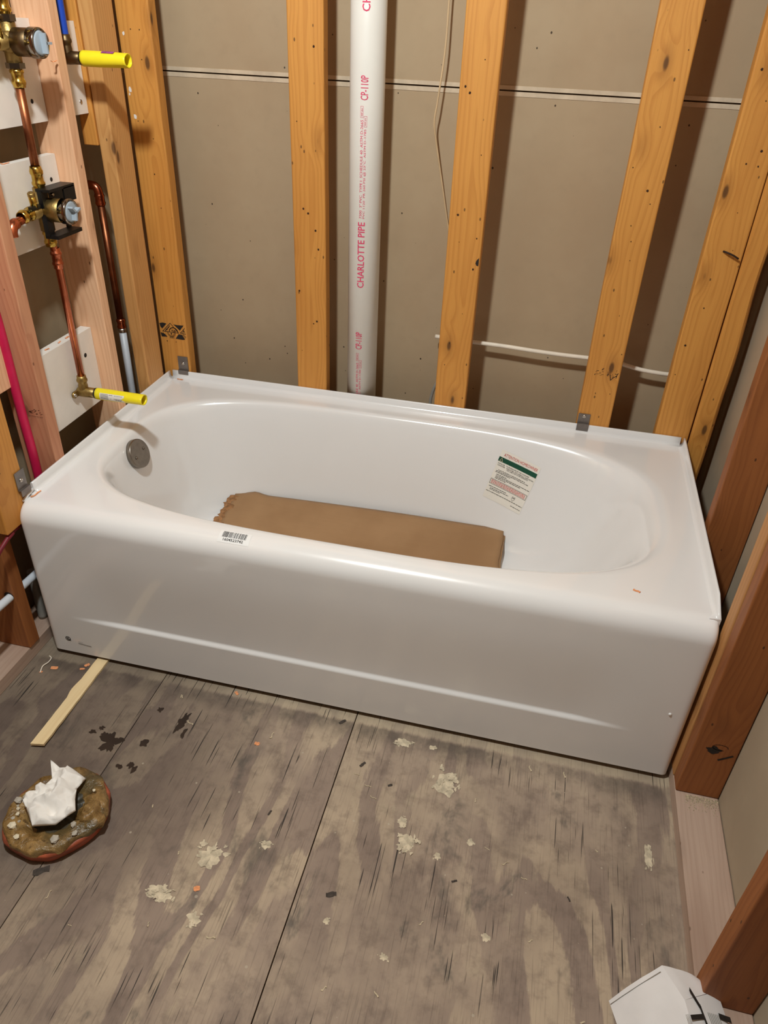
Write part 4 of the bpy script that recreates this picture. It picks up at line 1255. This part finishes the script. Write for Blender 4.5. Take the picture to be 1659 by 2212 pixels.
def spout(name, label, ex, ey, ez, tipx, body, nip_r, nlabel, up_r):
    t = thing(name, label, 'pipe fitting', (ex, ey, ez))
    mb = MB()
    mb.lathe((ex - 0.003, ey, ez), (1, 0, 0), [(-0.014, 0), (-0.014, 0.010), (-0.008, 0.0135), (0.006, 0.0138), (0.018, 0.0130), (0.036, 0.0128), (0.037, 0.011)], 22)
    mb.lathe((ex, ey, ez), (0, 0, 1), [(0, 0.0115), (0.018, 0.0118), (0.022, 0.0108), (0.026, 0.0108), (0.030, 0.0135), (0.034, 0.0135), (0.038, 0.0115), (0.044, 0.0112), (0.0445, 0.008)], 22)
    mb.build('elbow_body', body, t)
    # ears with screws
    for s in (-1, 1):
        e = MB()
        e.lathe((ex - 0.017, ey + s * 0.022, ez - 0.002), (1, 0, 0), [(0, 0), (0, 0.0085), (0.005, 0.0085), (0.005, 0)], 16)
        e.box(ex - 0.017, ex - 0.011, ey + min(0, s * 0.02), ey + max(0, s * 0.02), ez - 0.009, ez + 0.006)
        ear = e.build('mounting_ear', body, t, 0.001, 1)
        MB().lathe((ex - 0.0125, ey + s * 0.023, ez - 0.002), (1, 0, 0), [(0, 0.0055), (0.003, 0.005), (0.004, 0.003), (0.003, 0)], 12).build('screw', 'screw', ear)
    MB().lathe((ex + 0.032, ey, ez), (1, 0, 0), [(0, 0.0115), (0.0008, 0.0142), (0.005, 0.0142), (0.006, 0.0115)], 22).build('rubber_ring', 'black', t)
    # yellow test nipple, its open end squeezed flat
    n = 26; seg = 30
    vs_ = []; x0 = ex + 0.037
    for shell_ in (0, 1):
        for i in range(n + 1):
            u = i / n
            x = x0 + (tipx - x0) * u
            sq = max(0, (u - 0.35) / 0.65)
            ry = nip_r * (1 + 0.10 * sq); rz = nip_r * (1 - 0.10 * sq)
            k = 1.0 if shell_ == 0 else 0.86
            for j in range(seg):
                a = 2 * PI * j / seg
                dent = 1.0 - 0.06 * sq * (1 if math.cos(3 * a) > 0.6 else 0)
                vs_.append((x, ey + ry * k * dent * math.cos(a), ez + rz * k * dent * math.sin(a) + 0.0 * u))
    fs_ = []
    per = (n + 1) * seg
    for sh in (0, 1):
        for i in range(n):
            for j in range(seg):
                a = sh * per + i * seg + j; b = sh * per + i * seg + (j + 1) % seg
                fs_.append((a, b, b + seg, a + seg) if sh else (a, a + seg, b + seg, b))
    for j in range(seg):
        a = n * seg + j; b = n * seg + (j + 1) % seg
        fs_.append((a, per + a, per + b, b))
        a = j; b = (j + 1) % seg
        fs_.append((a, b, per + b, per + a))
    nip = MB().add(vs_, fs_, True).build('test_nipple', 'yellow', t)
    nip['label'] = nlabel
    return t, nip, x0
t, nip, x0 = spout('tub_spout_elbow', 'brass elbow with yellow capped nipple pointing over the tub rim', VX, 0.362, 0.573, 0.146, 'brass_dull', 0.0148, 'bright yellow plastic test nipple', 0)
# paper label round the lower nipple
def nipple_label(nip):
    R = 0.0153
    def wrapn(vs_):
        return [(x, 0.362 - R * math.cos(a / R + 0.15), 0.573 + R * math.sin(a / R + 0.15)) for x, a in vs_]
    xa, xb = 0.030, 0.098
    gv = [(xa + (xb - xa) * i / 12, -0.011 + 0.019 * j / 8) for j in range(9) for i in range(13)]
    gf = [(j * 13 + i, j * 13 + i + 1, (j + 1) * 13 + i + 1, (j + 1) * 13 + i) for j in range(8) for i in range(12)]
    base = MB().add(wrapn(gv), gf, True).build('paper_label', 'label', nip)
    R = 0.0157
    vs_ = []; fs_ = []
    def add(st):
        k = len(vs_); vs_.extend(st[0]); fs_.extend([tuple(k + i for i in q) for q in st[1]])
    for a in (0.0055, 0.0025, -0.0005, -0.0035, -0.0065):
        add(stroke([(0.033, a), (0.054, a)], 0.0008))
    add(stroke([(0.057, 0.005), (0.066, 0.005), (0.0615, -0.005)], 0.0008, True))
    for k in range(11):
        add(stroke([(0.0705 + k * 0.0022, 0.005), (0.0705 + k * 0.0022, -0.004)], (0.0007, 0.0012)[k % 2]))
    for x in (0.074, 0.080, 0.086):
        add(stroke([(x, -0.0065), (x + 0.004, -0.0065)], 0.0012))
    MB().add(wrapn(vs_), fs_).build('label_print', 'ink', nip)
nipple_label(nip)
t, nip, x0 = spout('shower_arm_elbow', 'dark bronze elbow with yellow capped nipple high beside the corner', -0.026, 0.5505, 1.300, 0.121, 'bronze', 0.0158, 'bright yellow plastic test nipple smeared with purple', 0)
vs_ = []; fs_ = []
for i in range(7):
    for j in range(4):
        a = math.radians(52 + 10 * j)
        vs_.append((0.062 + 0.005 * i, 0.5505 - 0.0161 * 1.05 * math.cos(a), 1.300 + 0.0161 * math.sin(a)))
fs_ = [(i * 4 + j, (i + 1) * 4 + j, (i + 1) * 4 + j + 1, i * 4 + j + 1) for i in range(6) for j in range(3)]
MB().add(vs_, fs_, True).build('primer_smear', 'purple', nip)

# ================================================================== ON THE FLOOR
# lath slid under the tub
def lath():
    bm = bmesh.new()
    n = 40; rows = []
    for i in range(n + 1):
        u = i / n
        y = -0.279 + 0.36 * u
        w0 = 0.0150 + 0.0012 * noise.noise(Vector((u * 12, 0, 1))); w1 = 0.0150 + 0.0010 * noise.noise(Vector((u * 15, 4, 1)))
        if 0.40 < u < 0.58: w0 += 0.004 * math.sin((u - 0.40) / 0.18 * PI)
        x = 0.1375 - 0.005 * u
        z0 = 0.006 * (1 - u) ** 2 + 0.0004; th = 0.0060
        tilt = -0.006 if i == 0 else 0
        rows.append([bm.verts.new(q) for q in ((x - w0, y, z0), (x + w1, y - tilt, z0), (x + w1, y - tilt, z0 + th), (x - w0, y, z0 + th))])
    for i in range(n):
        for j in range(4):
            bm.faces.new((rows[i][j], rows[i][(j + 1) % 4], rows[i + 1][(j + 1) % 4], rows[i + 1][j]))
    bm.faces.new(list(reversed(rows[0]))); bm.faces.new(rows[-1])
    bmesh.ops.recalc_face_normals(bm, faces=bm.faces)
    R_ = Matrix.Rotation(PI / 2, 3, 'X')
    c = Vector((0.1375, -0.10, 0))
    for v in bm.verts: v.co = R_ @ (v.co - c)
    me = bpy.data.meshes.new('wood_lath'); bm.to_mesh(me); bm.free()
    o = link('wood_lath', me, 'lath'); o.location = c; o.rotation_euler = (-PI / 2, 0, 0)
    tag(o, 'pale wooden lath strip poking out from under the bathtub', 'lath')
lath()

# closet flange with old wax
FC = Vector((0.290, -0.423, 0))
def wax_ring():
    t = thing('toilet_flange', 'round orange rimmed toilet flange caked with brown wax on the floor', 'toilet flange', FC)
    def oval(a): return 0.098 * (1 + 0.05 * math.cos(2 * (a - 0.9)) + 0.03 * noise.noise(Vector((math.cos(a) * 2, math.sin(a) * 2, 3))))
    n = 72
    def rings(spec, name, mat, jit, seed, parent):
        vs_ = []
        for r, z in spec:
            for j in range(n):
                a = 2 * PI * j / n
                q = Vector((math.cos(a) * 3, math.sin(a) * 3, r * 9 + seed))
                rr = oval(a) * r * (1 + jit * 0.35 * noise.noise(q * 0.9))
                vs_.append((FC.x + rr * math.cos(a), FC.y + rr * math.sin(a), max(0.0005, z + 0.022 * jit * noise.noise(q * 1.3) * (1 if z > 0.004 else 0))))
        fs_ = []
        for i in range(len(spec) - 1):
            for j in range(n):
                a = i * n + j; b = i * n + (j + 1) % n
                fs_.append((a, b, b + n, a + n))
        return MB().add(vs_, fs_, True).build(name, mat, parent)
    rings([(0.93, 0.0006), (0.965, 0.006), (0.985, 0.016), (1.0, 0.022), (1.01, 0.026), (0.99, 0.030), (0.94, 0.031)], 'rim', 'orange_rim', 0.12, 1, t)
    rings([(1.0, 0.027), (0.985, 0.034), (0.95, 0.039), (0.88, 0.042), (0.78, 0.043), (0.68, 0.041), (0.58, 0.037), (0.48, 0.030), (0.40, 0.022)], 'wax', 'wax', 0.30, 4, t)
    rings([(0.62, 0.030), (0.50, 0.031), (0.30, 0.028), (0.02, 0.026)], 'dark_core', 'wax_dark', 0.3, 11, t)
    # lump of wax bulging on the far right
    vs_ = []; m_, k_ = 18, 9
    for i in range(k_ + 1):
        ph_ = PI / 2 * i / k_
        for j in range(m_):
            a = 2 * PI * j / m_
            d = Vector((math.cos(a) * math.cos(ph_), math.sin(a) * math.cos(ph_), math.sin(ph_)))
            s = 1 + 0.35 * noise.noise(d * 2.0 + Vector((4, 1, 0)))
            vs_.append((FC.x + 0.075 + d.x * 0.028 * s, FC.y + 0.008 + d.y * 0.040 * s, 0.026 + d.z * 0.028 * s))
    fs_ = [(i * m_ + j, i * m_ + (j + 1) % m_, (i + 1) * m_ + (j + 1) % m_, (i + 1) * m_ + j) for i in range(k_) for j in range(m_)]
    MB().add(vs_, fs_, True).build('wax_lump', 'wax', t)
wax_ring()

def tissue():
    """crumpled folded tissue: creased facets inside a ragged outline"""
    from mathutils.geometry import delaunay_2d_cdt
    out = [(0.228, -0.34), (0.252, -0.347), (0.264, -0.342), (0.287, -0.345), (0.314, -0.351), (0.317, -0.369), (0.311, -0.38), (0.33, -0.41), (0.344, -0.432), (0.333, -0.45), (0.318, -0.464), (0.28, -0.482), (0.247, -0.452), (0.231, -0.441), (0.24, -0.412), (0.224, -0.394), (0.25, -0.393), (0.25, -0.373)]
    def inside(x, y):
        c = False
        for i in range(len(out)):
            (x1, y1), (x2, y2) = out[i], out[i - 1]
            if (y1 > y) != (y2 > y) and x < (x2 - x1) * (y - y1) / (y2 - y1) + x1: c = not c
        return c
    def edge(x, y):
        return min((Vector((x, y)) - Vector(a)).length for a in out)
    rr = random.Random(19)
    P = [Vector(q) for q in out]
    nb = len(P)
    tries = 0
    while len(P) < 130 and tries < 6000:
        tries += 1
        x, y = rr.uniform(0.222, 0.346), rr.uniform(-0.484, -0.338)
        if inside(x, y) and min((Vector((x, y)) - q).length for q in P) > 0.0055: P.append(Vector((x, y)))
    res = delaunay_2d_cdt(P, [(i, (i + 1) % nb) for i in range(nb)], [list(range(nb))], 1, 1e-6)
    vs_ = []
    for q in res[0]:
        x, y = q
        d = Vector((x, y, 0))
        ridge = 1 - abs(noise.noise(d * 21 + Vector((3, 5, 1)))) * 2.4
        ridge2 = 1 - abs(noise.noise(d * 44 + Vector((8, 1, 4)))) * 2.2
        mid = min(1.0, edge(x, y) / 0.028)
        z = 0.051 + 0.015 * mid + 0.014 * ridge * (0.4 + 0.6 * mid) + 0.010 * ridge2
        vs_.append((x - (z - 0.05) * 0.15, y + (z - 0.05) * 0.1, z))
    bm = bmesh.new()
    vv = [bm.verts.new(v) for v in vs_]
    for q in res[2]:
        bm.faces.new([vv[i] for i in q])
    bmesh.ops.subdivide_edges(bm, edges=bm.edges[:], cuts=2, use_grid_fill=True, smooth=0.55)
    bmesh.ops.recalc_face_normals(bm, faces=bm.faces)
    c = Vector((0.28, -0.41, 0.04))
    for v in bm.verts: v.co -= c
    for f_ in bm.faces: f_.smooth = True
    me = bpy.data.meshes.new('crumpled_tissue'); bm.to_mesh(me); bm.free()
    o = link('crumpled_tissue', me, 'tissue'); o.location = c
    md = o.modifiers.new('thickness', 'SOLIDIFY'); md.thickness = 0.0010
    tag(o, 'crumpled white tissue stuffed into the waxy toilet flange', 'tissue')
tissue()

def pebble(name, p, r, mat, seed, label, cat, group, flat=0.7):
    bm = bmesh.new()
    bmesh.ops.create_icosphere(bm, subdivisions=1, radius=1.0)
    rr = random.Random(seed)
    sc = (r * rr.uniform(0.8, 1.3), r * rr.uniform(0.8, 1.3), r * flat)
    an = rr.uniform(0, PI)
    for v in bm.verts:
        k = 1 + 0.35 * noise.noise(v.co * 1.6 + Vector((seed * 1.7, 0, 0)))
        q = Vector((v.co.x * sc[0] * k, v.co.y * sc[1] * k, v.co.z * sc[2] * k))
        v.co = Matrix.Rotation(an, 3, 'Z') @ q
    mz = min(v.co.z for v in bm.verts)
    for v in bm.verts: v.co.z -= mz
    me = bpy.data.meshes.new(name); bm.to_mesh(me); bm.free()
    o = link(name, me, mat); o.location = p
    return tag(o, label, cat, group)
rr = random.Random(12)
for i, (dx, dy, dz, r, m_) in enumerate([(0.232, -0.482, 0.040, 0.0095, 'crumb'), (0.222, -0.466, 0.038, 0.006, 'crumb_grey'), (0.219, -0.446, 0.039, 0.005, 'crumb'), (0.209, -0.430, 0.040, 0.008, 'crumb_grey'), (0.219, -0.418, 0.041, 0.007, 'crumb_grey'),
        (0.330, -0.489, 0.041, 0.0085, 'crumb_grey'), (0.360, -0.467, 0.041, 0.006, 'crumb_grey'), (0.347, -0.451, 0.041, 0.007, 'crumb_grey'), (0.254, -0.500, 0.038, 0.006, 'crumb'), (0.343, -0.370, 0.042, 0.004, 'crumb'), (0.225, -0.456, 0.040, 0.004, 'crumb'), (0.214, -0.440, 0.040, 0.0035, 'crumb_grey'), (0.238, -0.470, 0.040, 0.0035, 'crumb_grey')]):
    nm = 'plaster_crumb' if m_ == 'crumb' else 'wax_crumb'
    lb = ['biggest cream plaster crumb on the left of the waxed flange', 'grey crumb just above the biggest cream crumb', 'cream crumb at the left edge of the waxed flange', 'big grey crumb high on the left of the waxed flange', 'grey crumb touching the upper left of the tissue', 'biggest grey crumb at the front of the waxed flange', 'grey crumb at the front right of the waxed flange', 'grey crumb right below the tissue corner', 'cream crumb on the lower left rim of the flange', 'small cream crumb on the wax right of the tissue', 'small cream crumb left of the tissue', 'tiny grey crumb on the far left wax', 'tiny grey crumb beside the lower left of the tissue'][i]
    pebble(nm, Vector((dx, dy, dz)), r, m_, 30 + i, lb, 'crumb', 'cream crumbs on the flange' if m_ == 'crumb' else 'grey crumbs on the flange')

# white bag slumped against the right wall
def bag():
    t = thing('white_bag', 'white printed plastic bag slumped in the lower right corner', 'bag', (1.50, -0.52, 0))
    ctrl = {'A': (1.391, -0.498, 0.008), 'B': (1.468, -0.449, 0.070), 'R1': (1.497, -0.503, 0.083), 'R2': (1.512, -0.560, 0.090), 'R3': (1.53, -0.66, 0.085),
            'L2': (1.408, -0.545, 0.010), 'L3': (1.44, -0.68, 0.012), 'C1': (1.525, -0.448, 0.060), 'C2': (1.5605, -0.462, 0.055), 'C3': (1.580, -0.487, 0.050), 'C4': (1.598, -0.520, 0.050), 'C5': (1.606, -0.64, 0.050)}
    c = {k: Vector(v) for k, v in ctrl.items()}
    def patch(q00, q10, q01, q11, n, m_, bulge, seed, amp):
        vs_ = []
        nn = ((q10 - q00).cross(q01 - q00)).normalized()
        if nn.z < 0: nn = -nn
        for j in range(m_ + 1):
            for i in range(n + 1):
                u, v = i / n, j / m_
                p = (q00 * (1 - u) + q10 * u) * (1 - v) + (q01 * (1 - u) + q11 * u) * v
                e = min(1, 6 * min(u, 1 - u, )) if True else 1
                p = p + nn * (bulge * 4 * u * (1 - u) + amp * e * noise.noise(p * 26 + Vector((seed, 0, 0))) + amp * 0.5 * e * noise.noise(p * 60))
                vs_.append(tuple(p))
        return vs_, [(j * (n + 1) + i, j * (n + 1) + i + 1, (j + 1) * (n + 1) + i + 1, (j + 1) * (n + 1) + i) for j in range(m_) for i in range(n)]
    mb = MB()
    mb.add(*patch(c['A'], c['B'], c['L2'], c['R1'], 14, 8, 0.004, 1, 0.002), smooth=True)
    mb.add(*patch(c['L2'], c['R1'], c['L3'], c['R3'], 14, 14, 0.004, 1, 0.002), smooth=True)
    mb.build('front_panel', 'bag', t)
    mb = MB()
    mb.add(*patch(c['B'], c['C1'], c['R1'], c['C2'], 10, 8, 0.003, 5, 0.003), smooth=True)
    mb.add(*patch(c['R1'], c['C2'], c['R3'], c['C5'], 10, 14, 0.003, 5, 0.003), smooth=True)
    mb.build('top_panel', 'bag', t)
    g = lambda q: Vector((q.x, q.y, 0.040 if q.x > 1.52 else 0.001))
    mb = MB()
    for a, b in (('A', 'B'), ('B', 'C1'), ('C1', 'C2'), ('C2', 'C5'), ('A', 'L2'), ('L2', 'L3')):
        qa, qb = c[a], c[b]
        ins = Vector((1.52, -0.55, 0))
        ga = g(qa).lerp(ins, 0.10); gb = g(qb).lerp(ins, 0.10); ga.z = 0.040 if qa.x > 1.51 else 0.001; gb.z = 0.040 if qb.x > 1.51 else 0.001
        mb.add(*patch(qa, qb, ga, gb, 8, 4, 0.0, 3, 0.001), smooth=True)
    mb.build('side_gusset', 'bag', t)
    # seam along the folded top
    off = Vector((0.006, -0.010, 0.0012))
    pts = [c['A'].lerp(c['B'], k / 12) * 0.87 + c['L2'].lerp(c['R1'], k / 12) * 0.13 + Vector((0, 0, 0.0022 + 0.004 * 4 * (k / 12) * (1 - k / 12))) for k in range(12)]
    MB().tube(pts, 0.0005, 6).build('seam', 'grey_pvc', t)
    # printed marks on the upper panel
    U = (c['C2'] - c['R1']); V = (c['R3'] - c['R1'])
    def pt(u, v): return c['R1'] + U * u + V * v + (c['C5'] - c['C2'] - V) * u * v + Vector((0, 0, 0.0052))
    sh = [stroke([(0.20, -0.06), (0.34, 0.10), (0.42, 0.45), (0.50, 0.8)], 0.05), stroke([(0.02, 0.17), (0.36, 0.18)], 0.045), stroke([(0.80, 0.20), (1.05, 0.24)], 0.05)]
    mb = MB()
    for v_, f_ in sh: mb.add([tuple(pt(a, b)) for a, b in v_], f_)
    mb.build('printed_lines', 'ink', t)
    mb = MB()
    for k in range(5):
        v_, f_ = stroke([(-0.12 + k * 0.022, 0.14), (-0.10 + k * 0.022, 0.25)], 0.008); mb.add([tuple(pt(a, b)) for a, b in v_], f_)
    for k in range(7):
        v_, f_ = stroke([(0.50 + k * 0.045, 0.16 + 0.006 * k), (0.52 + k * 0.045, 0.27 + 0.006 * k)], 0.018); mb.add([tuple(pt(a, b)) for a, b in v_], f_)
    mb.build('printed_block', 'grey_pvc', t)['kind'] = 'stuff'
bag()

# paint and plaster splashes, wet spots: thin spills lying on the boards
def blob(cx_, cy_, rx, ry, seed, n=40, rough=0.4, an=0.0):
    rr = random.Random(seed)
    pts = []
    for i in range(n):
        a = 2 * PI * i / n
        k = 1 + rough * noise.noise(Vector((math.cos(a) * 1.6, math.sin(a) * 1.6, seed * 3.3))) + rough * 0.7 * noise.noise(Vector((math.cos(a) * 5, math.sin(a) * 5, seed * 7.1)))
        x, y = rx * k * math.cos(a), ry * k * math.sin(a)
        pts.append((cx_ + x * math.cos(an) - y * math.sin(an), cy_ + x * math.sin(an) + y * math.cos(an)))
    vs_ = [(cx_, cy_)] + pts
    return vs_, [(0, i + 1, (i + 1) % n + 1) for i in range(n)]
def spill(name, blobs, mat, z=0.0005):
    mb = MB()
    for k, b in enumerate(blobs):
        v_, f_ = blob(*b)
        mb.add([(x, y, z + 0.00012 * k) for x, y in v_], f_)
    return mb.build(name, mat, floor)
def splat(cx_, cy_, rx, ry, seed, frag=10):
    rr = random.Random(seed)
    out = [(cx_, cy_, rx * 0.72, ry * 0.72, seed, 40, 0.5)]
    for i in range(frag):
        a = rr.uniform(0, 2 * PI); d = rr.uniform(0.3, 1.1)
        out.append((cx_ + rx * d * math.cos(a), cy_ + ry * d * math.sin(a), rx * rr.uniform(0.06, 0.26), ry * rr.uniform(0.06, 0.26), seed * 31 + i, 18, 0.9))
    return out
for i, (x, y, rx, ry, fr) in enumerate([(1.047, -0.135, 0.030, 0.042, 16), (0.993, -0.293, 0.022, 0.026, 20), (0.975, -0.249, 0.014, 0.016, 8), (0.935, -0.050, 0.022, 0.014, 12), (0.719, -0.371, 0.014, 0.012, 10),
                                         (0.642, -0.542, 0.018, 0.016, 10), (0.559, -0.514, 0.030, 0.020, 16), (1.173, -0.441, 0.010, 0.010, 5), (1.476, -0.199, 0.010, 0.034, 12), (0.881, -0.485, 0.008, 0.008, 4),
                                         (0.998, -0.521, 0.010, 0.008, 6), (1.119, -0.260, 0.010, 0.010, 5), (1.003, -0.046, 0.011, 0.008, 5), (1.059, -0.307, 0.009, 0.010, 6), (0.62, -0.42, 0.03, 0.03, 12)]):
    spill('plaster_splash', splat(x, y, rx, ry, 40 + i, fr), 'paint')
for i, bl in enumerate([[(0.417, -0.126, 0.011, 0.026, 3, 40, 0.6, -0.1), (0.434, -0.155, 0.005, 0.014, 4, 20, 0.6, 0.0)],
                        [(0.283, -0.222, 0.024, 0.020, 5, 40, 0.8, -0.4), (0.262, -0.205, 0.008, 0.007, 6, 20, 0.6), (0.300, -0.213, 0.016, 0.008, 7, 20, 0.8)],
                        [(0.361, -0.204, 0.010, 0.010, 8, 20, 0.7)],
                        [(0.338, -0.275, 0.008, 0.007, 9, 20, 0.6)], [(0.360, -0.266, 0.007, 0.008, 10, 20, 0.6), (0.374, -0.275, 0.007, 0.008, 11, 20, 0.6)],
                        [(0.232, -0.205, 0.008, 0.006, 12, 20, 0.7)], [(0.245, -0.190, 0.006, 0.006, 14, 20, 0.7)], [(0.350, -0.105, 0.006, 0.008, 13, 20, 0.7)]]):
    spill('wet_spot', bl, 'wet', 0.0004)

# wood chips, shavings and flakes
def chip(name, x, y, z, l, w, an, mat, label, cat, group, seed, curl=0.0):
    rr = random.Random(seed)
    n = 6
    vs_ = []
    for sgn in (0, 1):
        for i in range(n + 1):
            u = i / n - 0.5
            ww = w * (0.6 + 0.5 * rr.random()) * (1 - 1.4 * abs(u) ** 3)
            zz = 0.0008 + curl * (u * u) * l + 0.0015 * rr.random() + (0.0009 if sgn == 0 else 0.0)
            for s in (-0.5, 0.5):
                vs_.append((u * l, s * ww + curl * 0.5 * l * math.sin(u * 5), zz))
    fs_ = []
    m_ = 2 * (n + 1)
    for i in range(n):
        a = i * 2
        fs_.append((a, a + 2, a + 3, a + 1)); fs_.append((m_ + a, m_ + a + 1, m_ + a + 3, m_ + a + 2))
        fs_.append((a, m_ + a, m_ + a + 2, a + 2)); fs_.append((a + 1, a + 3, m_ + a + 3, m_ + a + 1))
    R_ = Matrix.Rotation(an, 3, 'Z')
    mz = min(q[2] for q in vs_)
    vs_ = [tuple(R_ @ Vector((q[0], q[1], q[2] - mz)) + Vector((x, y, z))) for q in vs_]
    o = MB().add(vs_, fs_).build(name, mat)
    return tag(o, label, cat, group)
for i, (x, y, l, w, a) in enumerate([(0.030, -0.051, 0.018, 0.010, 0.2), (0.103, -0.021, 0.013, 0.009, 0.8), (0.099, -0.036, 0.012, 0.006, 0.3), (0.505, -0.010, 0.012, 0.007, 2.4), (0.623, -0.488, 0.012, 0.010, 0.5), (0.609, -0.140, 0.012, 0.009, 0.1), (0.006, -0.072, 0.008, 0.005, 0.6)]):
    chip('wood_chip', x, y, 0.0, l, w, a, 'chip', ['largest orange wood chip near the front left tub corner', 'orange wood chip touching the far end of the lath', 'orange wood sliver beside the lath near the tub', 'orange wood chip under the tub apron left of centre', 'orange wood chip lying alone in the middle of the floor', 'orange wood chip on the cracked plywood in front of the tub', 'tiny orange wood chip beside the white string scrap'][i], 'wood chip', 'orange chips on the floor', i)
rr = random.Random(77)
for i in range(26):
    x = rr.uniform(0.35, 1.48); y = rr.uniform(-0.62, -0.03)
    chip('wood_shaving', x, y, 0.0, rr.uniform(0.006, 0.018), rr.uniform(0.0012, 0.0028), rr.uniform(0, PI), 'chip_pale', 'tiny pale wood shaving scattered on the plywood floor', 'shaving', 'pale shavings on the floor', 100 + i, rr.uniform(0.1, 0.5))
for i, (x, y, l, w, a) in enumerate([(0.318, -0.530, 0.030, 0.016, 0.5), (0.781, -0.028, 0.018, 0.008, 0.7), (0.858, -0.133, 0.016, 0.007, 0.9), (0.875, -0.435, 0.020, 0.010, 0.3), (0.93, -0.17, 0.010, 0.006, 0.4), (1.32, -0.33, 0.010, 0.003, 2.0), (0.70, -0.30, 0.012, 0.004, 1.2), (1.10, -0.35, 0.011, 0.004, 0.4)]):
    chip('dark_flake', x, y, 0.0, l, w, a, 'chip_dark', ['large dark flake below the toilet flange on the board joint', 'dark flake by the board joint under the tub apron', 'dark flake in front of the tub right of the board joint', 'dark flake in the middle of the floor beside the board joint', 'small dark flake near the biggest plaster splash', 'thin dark sliver on the right half of the floor', 'thin dark sliver left of the central board joint', 'thin dark sliver below the plaster splashes'][i], 'flake', 'dark flakes on the floor', 200 + i, 0.1)
hose('string_scrap', 'curl of white string on the floor at the tub corner', 'string', [(0.006, -0.075, 0.002), (0.0, -0.055, 0.003), (0.006, -0.040, 0.004), (0.004, -0.025, 0.003), (-0.006, -0.018, 0.002)], 0.0014, 'cable', 6, 8)
chip('tub_rim_chip', 1.367, 0.076, H, 0.014, 0.006, -0.6, 'chip', 'orange wood shaving on the right front tub rim', 'wood chip', None, 301, 0.2)
chip('corner_shaving', 0.040, W - 0.020, H + 0.001, 0.020, 0.005, -0.1, 'chip', 'orange sawdust streak at the back left tub corner', 'wood chip', None, 302, 0.05)
chip('clip_shaving', 0.019, 0.056, H + 0.0012, 0.030, 0.0035, 1.2, 'chip', 'orange splinters below the front left clip', 'wood chip', None, 303, 0.2)
rr = random.Random(8)
for i in range(4):
    chip('shaving_on_board', -0.055, 0.25 + 0.045 * i + rr.uniform(-0.01, 0.01), 0.7055, rr.uniform(0.012, 0.02), 0.004, rr.uniform(0.8, 2.2), 'chip', ['first', 'second', 'third', 'fourth'][i] + ' orange shaving from the near stud on the lowest white board', 'shaving', 'shavings on the lowest white board', 320 + i, 0.1)
chip('shaving_tuft', -0.058, 0.305, 1.1145, 0.020, 0.006, 0.9, 'chip', 'tuft of wood splinters on the middle white board', 'shaving', None, 330, 0.5)
chip('drill_splinters', 0.003, 0.452, 1.296, 0.018, 0.005, 1.2, 'chip', 'splinters below the drilled hole beside the upper valve', 'shaving', None, 331, 0.5)

# sawdust at the foot of the front right stud
mb = MB()
rr = random.Random(31)
for i in range(420):
    x = rr.uniform(1.552, 1.619); y = -0.056 - abs(rr.gauss(0, 0.010)) - (0.03 * rr.random() if rr.random() < 0.15 else 0); s = rr.uniform(0.0007, 0.0018); z = 0.0373
    a = rr.uniform(0, 6.28)
    mb.add([(x + s * math.cos(a), y + s * math.sin(a), z), (x + s * math.cos(a + 2.1), y + s * math.sin(a + 2.1), z), (x + s * math.cos(a + 4.2), y + s * math.sin(a + 4.2), z), (x, y, z + s * 1.3)], [(0, 1, 2), (0, 3, 1), (1, 3, 2), (2, 3, 0)])
o = mb.build('sawdust', 'sawdust'); tag(o, 'pale sawdust heaped at the foot of the front right stud', 'sawdust', None, 'stuff')

# nails left in the framing
def nail(pts, label, r=0.0014):
    o = MB().tube(curve_pts(pts, 5), r, 8).build('bent_nail', 'nail')
    return tag(o, label, 'nail')
nail([(1.486, W - 0.001, 0.967), (1.495, W - 0.008, 0.966), (1.508, W - 0.011, 0.962), (1.522, W - 0.010, 0.955)], 'bent dark nail in the right corner stud', 0.0022)
nail([(-0.144, 0.235, 0.965), (-0.115, 0.240, 0.960)], 'highest nail tip sticking out of the left cavity board')
nail([(-0.144, 0.300, 0.900), (-0.125, 0.302, 0.925)], 'slanted nail tip in the middle of the left cavity board')
nail([(-0.144, 0.235, 0.820), (-0.115, 0.242, 0.812)], 'lowest nail tip sticking out of the left cavity board')
